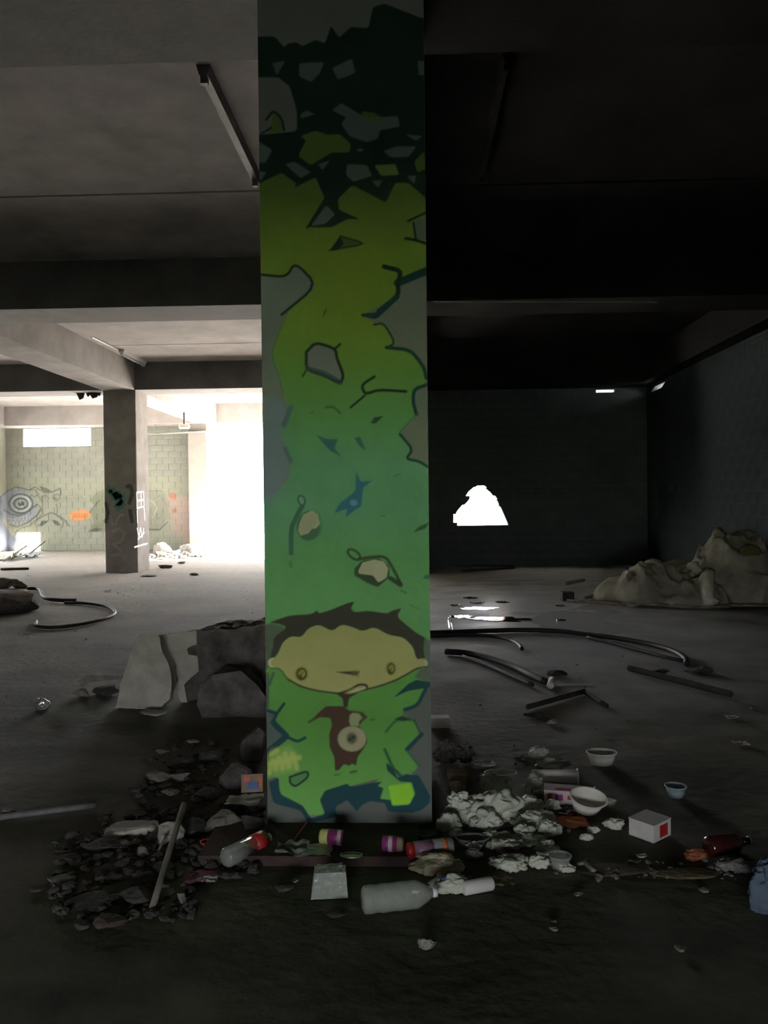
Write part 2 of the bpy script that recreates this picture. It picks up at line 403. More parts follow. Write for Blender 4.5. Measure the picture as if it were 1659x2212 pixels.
# paint for the far left wall (pixel-space drawing taken from the photograph, laid on the blocks)
K = 1.0
g_base = srgb8(133, 136, 123); g_dk = srgb8(70, 74, 68); g_dk2 = srgb8(52, 56, 58); g_lt = srgb8(190, 198, 190)
g_or = srgb8(205, 130, 80); g_bl = srgb8(50, 58, 80)
WOPS = []
def L(pts, c, w, al=.9, s=.8): WOPS.append(('l', pts, c, w, al, s))
def Pp(pts, c, al=.9, s=.9): WOPS.append(('p', pts, c, 0, al, s))
Pp([(-60, 1060), (0, 1072), (12, 1090), (5, 1120), (20, 1150), (38, 1165), (32, 1190), (-60, 1190)], g_bl, .85, 3)
def c1(pts): return [(x/6.91, 1020+y/6.91) for x, y in pts]
Pp(c1([(20,360),(120,260),(250,225),(400,270),(480,400),(560,560),(480,700),(330,790),(180,780),(60,700),(20,560)]), srgb8(128,136,150), .75, 1.5)
for r, c, w in ((26, g_dk2, 3.2), (20, g_lt, 3.5), (14.5, g_dk2, 3.2), (9, g_lt, 1.6)):
    e = ell(45, 1088, r, r*.8); L(e+[e[0]], c, w)
Pp(ell(46, 1088, 7, 6), g_dk2); Pp(ell(47, 1094, 2.2, 2), g_lt); Pp(ell(44, 1085, 2.4, 2), g_lt)
L(c1([(0,380),(100,290),(230,220),(340,240),(430,270),(520,220),(600,270),(700,260)]), g_dk2, 2.2)
L(c1([(430,270),(520,260),(580,330),(520,370),(460,340)]), g_dk, 1.8)
L(c1([(60,560),(150,620),(280,650),(400,600),(500,520),(560,480)]), g_dk2, 3)
L(c1([(120,690),(230,700),(400,650)]), g_lt, 1.4); L(c1([(150,780),(260,820),(400,760),(560,640),(600,560)]), g_dk2, 3)
L(c1([(150,760),(170,700),(200,770),(230,700),(260,775),(290,695),(320,765),(350,690),(380,745),(400,680)]), g_lt, 1.2)
L(c1([(210,900),(330,830),(440,800),(560,700),(680,640),(760,600),(850,640),(950,700),(1040,810)]), g_dk, 2.6)
L(c1([(200,1080),(210,950),(260,870)]), g_dk2, 4, .8, 2)
L(c1([(600,220),(700,250),(780,300),(900,240),(910,330)]), g_dk, 3); Pp(c1([(600,230),(720,260),(760,310),(640,310)]), g_dk)
L(c1([(640,430),(620,370),(680,330),(730,390),(700,430)]), g_dk, 2); L(c1([(780,400),(800,340),(880,330),(900,390),(840,430)]), g_dk, 2)
Pp(ell(119, 1077, 4.5, 4), g_dk, .7); Pp(ell(97, 1074, 4, 4), g_dk, .5)
L(c1([(560,480),(620,540),(640,620),(560,700),(520,780),(600,800)]), g_dk, 2); L(c1([(840,480),(860,560),(840,640),(900,680),(950,740),(930,820)]), g_dk, 2.4)
Pp(c1([(590,790),(620,730),(730,720),(680,770),(620,805)]), g_dk2); Pp(c1([(780,710),(860,730),(910,790),(860,800),(800,760)]), g_dk2)
L(c1([(560,340),(600,400),(640,470),(620,560),(560,620)]), g_dk, 2.2, .8)
L(c1([(930,430),(960,380),(1000,420),(1000,520),(960,540),(920,500)]), g_dk, 1.3, .5)
for i in range(9): L(c1([(960+i*36, 400), (1000+i*36, 360+(i % 3)*20), (985+i*36, 520)]), g_dk, 1.2, .45)
Pp(c1([(1030,640),(1100,580),(1250,560),(1350,600),(1340,680),(1200,730),(1070,710)]), g_or, .9, 2)
for i, x in enumerate(range(1095, 1300, 36)): L(c1([(x, 690), (x+16, 615), (x+26, 680), (x+10, 655)]), srgb8(120, 70, 40), 1.1, .8)
Pp(c1([(1340,420),(1440,300),(1560,250),(1700,260),(1700,880),(1480,890),(1320,880),(1400,740),(1360,600),(1420,500)]), srgb8(98,102,84), .85, 1.5)
Pp(c1([(1310,890),(1420,830),(1540,850),(1440,885)]), g_dk2); L(c1([(1340,600),(1400,520),(1480,420)]), g_dk2, 3, .8)
L(c1([(1010,1160),(1090,980),(1190,850),(1290,830)]), g_dk, 1.3, .5); L(c1([(1250,1100),(1340,960),(1370,900)]), g_dk, 1.5, .35)
# section right of the inner pillar
Pp([(300, 1058), (352, 1060), (366, 1086), (362, 1118), (345, 1146), (300, 1146)], srgb8(112, 114, 102), .85, 1.5)
L([(320, 1144), (345, 1144), (362, 1128)], g_dk2, 3, .8); L([(322, 1060), (350, 1060)], g_dk, 2, .7); L([(325, 1080), (340, 1095), (330, 1118)], g_lt, 1.5, .5)
L([(330, 1078), (345, 1070), (358, 1090)], g_dk, 2, .6); L([(335, 1125), (350, 1115), (352, 1100)], g_dk, 2, .6)
Pp([(362, 1080), (420, 1066), (425, 1190), (375, 1150)], srgb8(170, 140, 135), .5, 8)
Pp(ell(373, 1071, 9, 7), srgb8(150, 88, 75), .8, 3); Pp(ell(377, 1103, 6, 5), srgb8(125, 85, 75), .7, 2.5)
for i in range(6): L([(415+i*6, 1056), (418+i*6, 1047), (421+i*6, 1056)], g_dk, 1.3, .7)
L([(412, 1058), (452, 1054)], g_dk, 1.5, .6); L([(410, 1052), (430, 1040), (452, 1046)], g_dk, 1.2, .5)
def wall_sample(P):
    base = np.tile(np.array(g_base), (len(P), 1)); return paint(P, base, WOPS)
UL = lambda X: X-XL
bl = [(UL(-12.7), UL(-10.46), 3.42, 4.0), (UL(-12.98), UL(-12.2), 0.0, .6)]
block_wall('wall_back_left', (XL, YBL, 0), (1, 0, 0), (0, -1, 0), UL(-6.45), 4.0, bl, M_BLOCK, M_MORTAR,
           paintfn=lambda p: p.z < 2.3, sample=wall_sample, limit=300, vis=lambda p: 0 if p.z < 2.3 else 1)
a = MB(); a.box((XL, YBL-.2+.2, 4.0), (-.1, YBL+.3, ZC)); tag(a.obj('wall_back_lintel', M_BEAM), kind='structure')
# lintel strip over the doorway and masonry right back wall with the broken hole
hx = lambda px, py: (at(px, py, YBR).x+.1)
hpL = [(1135, 984), (1108, 984), (1092, 998), (1080, 1010), (1064, 1012), (1060, 1022), (1049, 1030)]
hpR = [(1135, 1099), (1118, 1092), (1098, 1083), (1080, 1074), (1064, 1063), (1057, 1055), (1049, 1045)]
def interp(tab, z):
    zz = [at(t[1], t[0], YBR).z for t in tab]; xx = [at(t[1], t[0], YBR).x+.1 for t in tab]
    return float(np.interp(z, zz, xx))
z_lo, z_hi = at(1040, 1135, YBR).z, at(1040, 1049, YBR).z
def hole_fn(z0, z1):
    zm = (z0+z1)/2; j = .05*math.sin(math.floor(zm/.2)*2.1); q = .03*math.sin(zm*53) if zm > 1.35 else 0
    return (interp(hpL, z0)+j, interp(hpR, z0)+q, interp(hpL, z1)+j, interp(hpR, z1)+q)
hole = (0, 0, round(z_lo, 3), round(z_hi, 3), hole_fn)
gap1 = (hx(1288, 845), hx(1327, 845), 3.9, 3.96)
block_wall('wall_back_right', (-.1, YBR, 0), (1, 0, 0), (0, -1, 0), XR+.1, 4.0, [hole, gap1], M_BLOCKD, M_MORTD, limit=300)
gap2 = (18.1-17.7, 18.1-16.6, 3.84, 3.93, lambda z0, z1: (18.1-17.7+(z0-3.84)*4, 18.1-16.9+(z0-3.84)*3, 18.1-17.7+(z1-3.84)*4, 18.1-16.9+(z1-3.84)*3))
block_wall('wall_right', (XR, YBR+.2, 0), (0, -1, 0), (-1, 0, 0), YBR+.2-YF, ZB, [gap2], mat('darkened_block', (.03, .037, .042), .85, .35, 2, .4, 60, spec=.1), mat('darkened_mortar', (.055, .062, .07), .95, .3, 8, .4, 80, spec=.1), limit=300, vis=lambda p: 0 if p.y > 11 else 1)  # wall colour darkened to offset the doorway light spilling onto it
# left wall with a wide opening, front wall behind the viewer, dividing wall behind the painted pillar
a = MB(); a.box((XL-.2, YF, 0), (XL, 18.9, ZC)); a.box((XL-.2, 22.3, 0), (XL, YBL+.3, ZC)); a.box((XL-.2, 18.9, 3.2), (XL, 22.3, ZC))
m_left = a.mesh('wall_left', M_BLOCK)
wl = tag(put(bpy.data.objects.new('wall_left', m_left)), kind='structure')
a = MB(); n1, n2 = 60, 120
for j in range(n2+1):
    for i in range(n1+1): a.v.append((XL+.004, 22.9+2.49*i/n1, .01+3.9*j/n2))
for j in range(n2):
    for i in range(n1): q = j*(n1+1)+i; a.f.append((q, q+n1+1, q+n1+2, q+1))
me = a.mesh('painted_plaster', M_BLOCKP); P_ = proj(np.array(a.v)); set_paint(me, wall_sample(P_)); put(bpy.data.objects.new('painted_plaster', me), wl)
a = MB(); a.box((XL-.2, YF-.2, 0), (-2.45, YF, ZC)); a.box((.45, YF-.2, 0), (XR+.2, YF, ZC)); a.box((-2.45, YF-.2, 1.3), (.45, YF, ZC))
tag(a.obj('wall_front', M_CON), kind='structure')
a = MB(); a.box((-.34, 16.4, 0), (-.1, YBL+.3, ZB)); wm = tag(a.obj('wall_middle', M_CON), kind='structure')
a = MB(); a.box((-.1, YBR+.21, 0), (-.08, YBL+.3, ZB)); a.obj('bounce_panel', mat('white_bounce_panel', (.8, .8, .78), .9, .1, 3, .2, 30), wm)  # unseen white panel added outside to bounce sunlight through the hole
a = MB(); a.box((XR, YF, ZB), (XR+.2, YBR+.2, ZC+.2)); tag(a.obj('wall_right_upper', M_DARK), kind='structure')

# ------------------------------------------------------------------ pillars
def simple_pillar(x0, x1, y0, y1, label, m=M_CON, z1=ZB):
    r = empty('concrete_pillar', ((x0+x1)/2, (y0+y1)/2, 0), label=label, cat='pillar')
    bm = bmesh.new(); bmesh.ops.create_cube(bm, size=1)
    w, d = x1-x0, y1-y0
    for v in bm.verts: v.co = Vector((v.co.x*w, v.co.y*d, (v.co.z+.5)*z1))
    bmesh.ops.bevel(bm, geom=[e for e in bm.edges if abs(e.verts[0].co.z-e.verts[1].co.z) > .1], offset=.012, segments=1, affect='EDGES')
    me = bpy.data.meshes.new('shaft'); bm.to_mesh(me); bm.free(); me.materials.append(m)
    put(bpy.data.objects.new('shaft', me), r); return r
PX0, PX1, PY0, PY1 = -.672, .077, 3.555, 4.35
# mural grid on the shaft front
def pc(ox, oy, pts): return [(ox+x/3.95, oy+y/3.95) for x, y in pts]
KP = 1/.27
def pcol(r, g, b, k=1.0): return tuple(min(.9, v*KP*k*q) for v, q in zip(srgb8(r, g, b), (.97, 1.04, 1.22)))
CON = pcol(80, 79, 74); DK = pcol(14, 28, 22); DKT = pcol(10, 38, 38); BRN = pcol(36, 26, 18); HAIR = pcol(34, 31, 24)
SKIN = pcol(112, 108, 62); BEIGE = pcol(132, 128, 100)
gs = np.array([(0, 66, 74, 34), (420, 66, 78, 32), (560, 84, 97, 34), (700, 86, 102, 38), (800, 72, 96, 44), (900, 68, 100, 60), (1000, 72, 106, 82), (1100, 70, 105, 78), (1200, 66, 102, 62), (1330, 68, 106, 60), (1450, 60, 97, 40), (1560, 55, 89, 33), (1640, 60, 96, 38), (1760, 72, 112, 46)], float)  # paint hues by height, brightness partly set for how light falls there
gl = np.array([pcol(*r[1:]) for r in gs])
def green(Q):
    y = Q[:, 1]; c = np.stack([np.interp(y, gs[:, 0], gl[:, k]) for k in range(3)], 1)
    # doorway haze painted as a blue-grey fade left in the teal zone; yellow bloom in the middle of the upper part
    t = np.clip((640-Q[:, 0])/70, 0, 1)*np.exp(-((y-1000)/120)**2); c = c*(1-t[:, None]*.6)+np.array(pcol(84, 96, 104))*(t[:, None]*.6)
    t = np.exp(-((Q[:, 0]-770)/90)**2-((y-640)/120)**2)*.35; c = c*(1-t[:, None])+np.array(pcol(88, 92, 24))*t[:, None]
    return c
MO = []
def chaik(pts, k=.14, n=2, closed=True):
    for _ in range(n):
        out = []; m = len(pts)
        rng = range(m) if closed else range(m-1)
        if not closed: out.append(pts[0])
        for i in rng:
            a, b = pts[i], pts[(i+1) % m]; out += [(a[0]+(b[0]-a[0])*k, a[1]+(b[1]-a[1])*k), (a[0]+(b[0]-a[0])*(1-k), a[1]+(b[1]-a[1])*(1-k))]
        if not closed: out.append(pts[-1])
        pts = out
    return pts
def mp_(ox, oy, pts, c, al=1, s=2.6): MO.append(('p', chaik(pc(ox, oy, pts), .2 if c in (SKIN, HAIR) else .09) if not callable(c) else chaik(pc(ox, oy, pts), .12), c, 0, al, s))
def ml_(ox, oy, pts, c, w, al=1, s=2.2): MO.append(('l', chaik(pc(ox, oy, pts), .2, 2, False) if len(pts) > 2 else pc(ox, oy, pts), c, w*1.3, al, s))
A = (540, 0); B = (540, 500); Cc = (540, 1000); D = (540, 1300)
MO.append(('p', [(540, 370), (960, 370), (960, 1560), (940, 1560), (940, 1760), (540, 1760)], green, 0, 1, 2))
# dark tangle at the top
mp_(*A, [(0,310),(210,310),(290,400),(330,370),(390,360),(450,390),(560,340),(640,370),(690,220),(760,320),(860,230),(1010,240),(1050,60),(1150,30),(1450,150),(1600,170),(1600,1620),(1500,1690),(1350,1560),(1240,1560),(1160,1730),(1010,1650),(870,1580),(750,1700),(760,1790),(940,1870),(830,1870),(700,1940),(490,1940),(640,1700),(560,1510),(420,1570),(280,1470),(90,1560),(0,1580),(0,1150),(80,1150),(400,1120),(400,950),(340,740),(240,660),(0,660)], DK, 1, 2.2)
for pts in ([(190,540),(300,520),(230,640)], [(420,540),(630,530),(600,620),(520,700),(420,650)], [(700,580),(870,500),(900,620),(750,680)], [(700,940),(780,880),(960,990),(1100,1000),(1260,990),(1280,1080),(1110,1110),(1090,1180),(1000,1215),(850,1160),(780,1060),(820,1000)],
            [(430,980),(480,940),(550,975),(440,1010)], [(830,1400),(1000,1410),(1040,1500),(880,1550),(820,1490)], [(300,1400),(380,1380),(520,1470),(430,1520)], [(1140,1290),(1250,1250),(1420,1250),(1350,1340),(1200,1340)],
            [(60,1200),(190,1280),(130,1390),(60,1380)], [(1330,1150),(1470,1160),(1420,1200)], [(580,1400),(680,1370),(620,1450)], [(910,1270),(970,1270),(940,1300)], [(1040,1540),(1130,1540),(1090,1600)], [(650,1750),(725,1830),(640,1910),(520,1930)], [(1340,1500),(1420,1500),(1400,1570)], [(60,1460),(140,1470),(90,1540)], [(1430,520),(1500,520),(1500,640),(1440,640)]):
    mp_(*A, pts, pcol(70, 76, 72), .85, 2.4)
mp_(*A, [(430,1160),(560,1115),(660,1150),(770,1145),(860,1230),(850,1300),(700,1300),(600,1360),(520,1410),(410,1330),(480,1200)], green, 1, 2)
mp_(*A, [(1060,1410),(1240,1400),(1270,1490),(1120,1500)], pcol(80,90,48), 1, 2.4); mp_(*A, [(1400,1380),(1490,1290),(1500,1440),(1430,1470)], green, .9, 2.4)
mp_(*A, [(950,950),(1060,960),(1130,1010),(1050,1040),(960,1030)], green, .8, 2.4)
mp_(*A, [(190,960),(260,1000),(280,1130),(150,1130),(190,1050)], green, .9, 2); ml_(*A, [(140,1020),(200,940),(270,1010),(290,1110)], DK, 4); ml_(*A, [(100,1140),(180,1090)], DK, 3)
ml_(*A, [(280,1470),(420,1570),(380,1590),(560,1500)], DK, 4); ml_(*A, [(490,1940),(640,1700)], DK, 4)
ml_(*A, [(1350,1885),(1510,1810)], DK, 4); mp_(*A, [(1390,1900),(1500,1850),(1520,2050),(1410,2040)], pcol(66,72,68), .9, 2.5); ml_(*A, [(1395,1900),(1415,2045)], DK, 3.5); ml_(*A, [(1330,2035),(1400,2045),(1510,2080)], DK, 5)
# grey gaps left and right
mp_(*B, [(-100,372),(310,390),(385,262),(575,460),(320,690),(230,900),(180,1050),(250,1250),(290,1400),(340,1560),(270,1660),(250,1720),(300,1850),(350,1960),(330,2100),(200,2250),(-100,2300)], pcol(84,84,82), 1, 2.5)
mp_(*B, [(-100,1400),(240,1420),(340,1560),(250,1720),(340,1960),(310,2100),(180,2300),(-100,2300)], pcol(84,90,104), .8, 9)  # same bluish doorway haze painted over the left gap
mp_(*B, [(1700,250),(1500,330),(1260,440),(1265,540),(960,715),(1060,780),(1140,780),(1240,950),(1170,990),(1370,1010),(1480,1150),(1500,1300),(1400,1340),(1390,1450),(1420,1570),(1280,1720),(1390,1860),(1330,1940),(1440,1960),(1510,2010),(1700,2050)], CON, 1, 2)
ml_(*B, [(90,368),(310,390),(385,262),(575,460),(270,710)], DK, 4.5); ml_(*B, [(320,690),(230,900),(180,1060),(250,1250),(280,1380)], pcol(50,70,60), 2.5, .6)
ml_(*B, [(350,1500),(290,1650)], pcol(50,66,78), 9, .7, 3); ml_(*B, [(300,1850),(350,1960)], pcol(50,68,78), 7, .6, 3)
ml_(*B, [(1530,325),(1260,440)], DKT, 13); ml_(*B, [(1145,300),(1290,335),(1262,440),(1265,550),(1100,680)], DK, 8); mp_(*B, [(950,700),(1080,690),(1240,540),(1285,560),(1080,750),(950,725)], DKT, 1, 1.6)
ml_(*B, [(1060,795),(1140,780),(1240,950),(1170,992)], DK, 3.5); ml_(*B, [(1165,990),(1370,1010),(1480,1150),(1505,1250)], DKT, 6); ml_(*B, [(1520,1305),(1400,1345),(1390,1450),(1420,1560)], DKT, 6)
ml_(*B, [(1420,1560),(1280,1710)], pcol(40,70,50), 3, .7); ml_(*B, [(1280,1730),(1390,1860),(1330,1940),(1440,1960),(1520,2010)], DKT, 4.5)
mp_(*B, [(680,160),(770,40),(1000,105)], pcol(52,66,30), 1, 2); mp_(*B, [(680,160),(770,40),(800,110),(740,160)], DK); ml_(*B, [(770,40),(1000,105),(680,160)], DK, 3, .9)
ml_(*B, [(650,665),(625,720)], DK, 2.5, .7)
pent = [(480,1030),(560,945),(730,1000),(740,1080),(800,1230),(770,1300),(640,1230),(480,1180)]
mp_(*B, pent, pcol(86,84,84)); ml_(*B, pent+[pent[0]], DK, 5); ml_(*B, [(490,1170),(640,1210),(770,1290)], pcol(30,44,52), 8, .8); ml_(*B, [(725,1000),(768,962)], DK, 4); ml_(*B, [(480,1185),(450,1235)], DK, 3)
ml_(*B, [(1060,1240),(950,1310),(980,1390),(1100,1350),(1330,1365)], DK, 5); ml_(*B, [(980,1400),(860,1500)], DK, 4); ml_(*B, [(650,1500),(710,1495),(770,1550)], pcol(30,60,35), 4, .8); ml_(*B, [(510,1550),(545,1545)], pcol(30,60,35), 2, .6)
mp_(*B, [(1030,1635),(1060,1585),(1140,1575),(1070,1640)], DK, .85, 2); mp_(*B, [(560,1730),(650,1770),(750,1770),(720,1850),(785,1925),(680,1870)], pcol(36,64,74), .9, 2.5); mp_(*B, [(890,1760),(940,1750),(990,1870),(930,1830)], pcol(36,64,66), .9, 2.5)
ml_(*B, [(1230,2090),(1280,2070)], pcol(36,70,60), 2.5, .7)
BLU = pcol(30, 66, 88)
mp_(*Cc, [(905,75),(945,160),(1045,150),(965,210),(950,370),(900,400),(815,465),(830,390),(720,430),(760,350),(900,240)], BLU, .95, 2); mp_(*Cc, ell(885, 340, 32, 26), pcol(80,104,124), .8, 3)
ml_(*Cc, [(1120,450),(1150,455)], DK, 2, .5); mp_(*Cc, [(1390,595),(1440,545),(1530,505),(1500,560)], DK, .8, 2); mp_(*Cc, [(1475,985),(1500,955),(1560,960),(1560,1000)], DKT, .8, 2)
# two eye bulbs
ml_(*Cc, [(445,370),(400,450),(350,560),(352,770)], pcol(40,60,56), 8, .9, 2); ml_(*Cc, [(345,850),(350,880)], pcol(40,60,56), 6, .5, 2)
e = ell(440, 320, 28, 42, rot=-.3); mp_(*Cc, e, pcol(84,110,96)); ml_(*Cc, e+[e[0]], pcol(40,60,50), 3)
mp_(*Cc, ell(505, 535, 108, 130, rot=.2), pcol(44,64,52), .9); mp_(*Cc, [(420,520),(455,440),(530,405),(580,440),(600,520),(560,560),(530,560),(500,600),(430,620),(410,580)], BEIGE, 1, 1.6); ml_(*Cc, [(590,440),(612,520),(590,620)], pcol(60,90,64), 3)
e = ell(888, 782, 62, 32, rot=.65); ml_(*Cc, e+[e[0]], pcol(34,44,28), 4); ml_(*Cc, [(930,820),(1000,808),(1130,795),(1180,825),(1290,1035)], pcol(34,44,28), 5)
mp_(*Cc, [(890,900),(960,830),(1100,810),(1190,880),(1190,980),(1090,1060),(1010,1030),(890,960)], pcol(36,46,28)); mp_(*Cc, [(925,920),(960,850),(1060,825),(1140,840),(1180,900),(1165,980),(1095,1020),(1050,960),(930,945)], BEIGE, 1, 1.6); ml_(*Cc, [(1200,985),(1285,1040)], pcol(34,44,28), 8)
ml_(*Cc, [(1290,1090),(1330,1110)], DK, 3, .5); ml_(*Cc, [(1370,1215),(1450,1250)], DK, 2, .4)
# head: hair, face
mp_(*Cc, [(0,1380),(200,1370),(300,1400),(250,1480),(200,1700),(0,1900)], pcol(52,54,46), .9, 3)
mp_(*Cc, [(155,1365),(250,1330),(340,1300),(530,1290),(570,1255),(590,1285),(700,1250),(830,1195),(895,1180),(860,1240),(890,1275),(1010,1260),(1170,1285),(1210,1260),(1300,1235),(1250,1310),(1370,1410),(1420,1450),(1510,1500),(1480,1560),(1500,1690),(1420,1680),(1390,1570),(1310,1490),(1180,1470),(1060,1400),(960,1440),(870,1400),(780,1380),(700,1440),(590,1380),(500,1410),(440,1490),(350,1480),(280,1530),(230,1640),(165,1690),(200,1560),(200,1490),(320,1400),(230,1370)], HAIR, 1, 2.2)
mp_(*Cc, [(1480,1500),(1600,1520),(1600,1900),(1400,1830),(1460,1750),(1500,1690)], pcol(60,62,52), .9, 2)
face = [(240,1640),(280,1530),(350,1480),(440,1490),(500,1410),(590,1380),(700,1440),(780,1380),(870,1400),(960,1440),(1060,1400),(1180,1470),(1310,1490),(1390,1570),(1420,1680),(1490,1670),(1505,1730),(1430,1745),(1350,1790),(1240,1850),(1100,1900),(960,1935),(830,1965),(700,1955),(560,1935),(430,1900),(330,1840),(265,1750),(185,1740),(175,1695),(210,1665)]
mp_(*Cc, ell(200, 1705, 48, 42), pcol(128,124,92)); mp_(*Cc, ell(1468, 1712, 46, 40), pcol(128,124,100)); mp_(*Cc, face, SKIN, 1, 1.5); ml_(*Cc, [(1500,1740),(1430,1750),(1350,1797),(1240,1857),(1100,1906),(960,1940),(830,1970),(700,1962),(560,1942),(430,1906),(320,1845)], BRN, 2.8); ml_(*Cc, [(320,1845),(250,1750),(180,1755)], pcol(60,56,30), 2.2)
for (cx, cy, rx, ry) in ((440, 1800, 48, 55), (1203, 1755, 36, 50)):
    mp_(*Cc, ell(cx, cy, rx+14, ry+10), pcol(94,90,44), .7, 3); mp_(*Cc, ell(cx, cy, rx, ry), pcol(52,48,14)); mp_(*Cc, ell(cx+2, cy-2, rx*.62, ry*.6), pcol(104,98,46), .9, 1.5); ml_(*Cc, [(cx-12, cy+14), (cx-6, cy+38)], pcol(40,34,8), 5, .8); ml_(*Cc, [(cx-18, cy-20), (cx+16, cy-10), (cx-4, cy+14)], pcol(56,52,16), 1.6, .8)
mp_(*Cc, [(720,1783),(880,1776),(935,1780),(915,1812),(870,1810)], BRN, .95, 1.8); mp_(*Cc, [(870,1770),(940,1765),(930,1830),(870,1820)], pcol(70,62,20), .5, 3)
mp_(*Cc, [(800,1965),(930,1900),(995,1900),(985,1925),(850,1978)], pcol(118,116,76)); ml_(*Cc, [(770,1965),(850,1940),(930,1890),(990,1895),(1000,1915)], BRN, 4.2); ml_(*Cc, [(830,1955),(910,1915),(960,1912)], pcol(96,92,52), 2)
mp_(*Cc, [(730,1965),(850,1968),(930,1955),(845,2010),(835,2085),(800,2085),(790,2010)], BRN)
# body
mp_(*D, [(505,1030),(590,940),(650,890),(800,890),(850,930),(960,940),(1005,985),(960,1020),(930,1060),(990,1130),(1000,1200),(960,1270),(920,1320),(905,1400),(870,1380),(850,1400),(800,1385),(760,1435),(725,1440),(720,1330),(680,1240),(675,1130),(700,1050),(685,990),(600,985)], pcol(44,30,18), 1, 1.8)
mp_(*D, [(850,970),(880,945),(930,950),(960,995),(930,1020),(930,1060),(860,1060),(845,1020)], pcol(94,96,62)); mp_(*D, ell(870, 1170, 122, 108), pcol(100,98,68)); mp_(*D, ell(880, 1150, 95, 80), pcol(104,96,70), .8, 4); mp_(*D, ell(868, 1165, 44, 48), pcol(46,44,28), .9, 5); ml_(*D, [(845,1180),(890,1150)], DK, 3)
ml_(*D, [(860,935),(940,945),(990,985),(950,1010)], pcol(40,50,20), 3); ml_(*D, [(505,1025),(560,990)], pcol(40,46,24), 4); ml_(*D, [(1030,1005),(1060,1005)], DK, 3, .5); ml_(*D, [(725,1475),(760,1475)], DK, 2.5, .6); ml_(*D, [(860,1455),(905,1445)], DK, 4, .7)
# jagged edges of the lower bubble
mp_(*D, [(0,930),(225,955),(195,1050),(310,1150),(160,1290),(0,1400)], pcol(52,58,52), 1, 2); mp_(*D, [(0,600),(170,600),(160,930),(0,940)], pcol(50,52,44), .9, 2)
ml_(*D, [(290,870),(215,975),(195,1050),(310,1150),(405,1195),(470,1160)], DKT, 5); ml_(*D, [(200,1030),(310,1140)], DKT, 9); ml_(*D, [(310,1150),(200,1240),(140,1290)], DKT, 10); ml_(*D, [(150,930),(220,950)], DKT, 6); ml_(*D, [(170,700),(200,610)], DKT, 5, .6)
for a_ in ([(165,1460),(195,1330),(215,1450),(250,1300),(280,1450),(300,1260),(330,1440),(360,1270),(400,1420)], [(170,1380),(420,1330)], [(180,1300),(230,1270)]): ml_(*D, a_, pcol(118,124,58), 8, .75, 4)
mp_(*D, [(170,1260),(330,1230),(420,1300),(380,1450),(200,1480)], pcol(110,124,58), .35, 8)
q = [(340,1495),(495,1440),(495,1500),(385,1580),(340,1545)]; mp_(*D, q, pcol(52,84,44)); ml_(*D, q+[q[0]], DK, 3.5)
mp_(*D, [(0,1560),(230,1490),(245,1560),(260,1640),(450,1740),(520,1850),(640,1810),(740,1600),(1140,1500),(1400,1450),(1440,1400),(1340,1260),(1460,1140),(1400,1010),(1300,960),(1330,910),(1430,890),(1520,700),(1700,680),(1700,2100),(0,2100)], pcol(56,58,50), 1, 2)
mp_(*D, [(1000,1600),(1140,1480),(1300,1400),(1400,1480),(1420,1640),(1380,1740),(1200,1745),(1100,1700)], green, 1, 2)
mp_(*D, [(160,1540),(245,1500),(250,1600),(270,1650),(450,1740),(520,1850),(640,1810),(595,1690),(640,1610),(830,1550),(860,1580),(1130,1530),(1090,1570),(1140,1590),(1110,1680),(1200,1690),(1215,1740),(1360,1730),(1410,1640),(1380,1540),(1280,1535),(1170,1440),(1160,1370),(1300,1470),(1340,1470),(1440,1480),(1540,1660),(1530,1720),(1460,1780),(1380,1800),(1180,1790),(1150,1720),(1030,1700),(960,1730),(910,1790),(830,1690),(730,1750),(740,1830),(640,1860),(500,1890),(430,1780),(200,1720)], DKT, 1, 2)
mp_(*D, [(1180,1570),(1370,1545),(1400,1640),(1360,1725),(1215,1735),(1200,1660)], pcol(92,134,26), 1, 3); mp_(*D, [(1230,1440),(1330,1470),(1260,1500)], pcol(62,90,56))
mp_(*D, [(1220,820),(1350,700),(1420,665),(1560,690),(1540,730),(1350,760)], DKT, 1, 1.8); ml_(*D, [(1500,740),(1430,885),(1320,920)], DKT, 6); ml_(*D, [(1160,1110),(1250,1000),(1400,1010)], pcol(20,56,24), 4, .8); mp_(*D, [(1230,1000),(1300,970),(1380,1000),(1300,1020)], DK, .9)
ml_(*D, [(1400,1010),(1460,1140)], DKT, 3, .8); ml_(*D, [(1465,1130),(1340,1260)], DKT, 7); ml_(*D, [(1150,1260),(1220,1420),(1290,1490)], pcol(16,52,24), 5, .9); ml_(*D, [(1340,1270),(1440,1400)], pcol(24,60,40), 3)
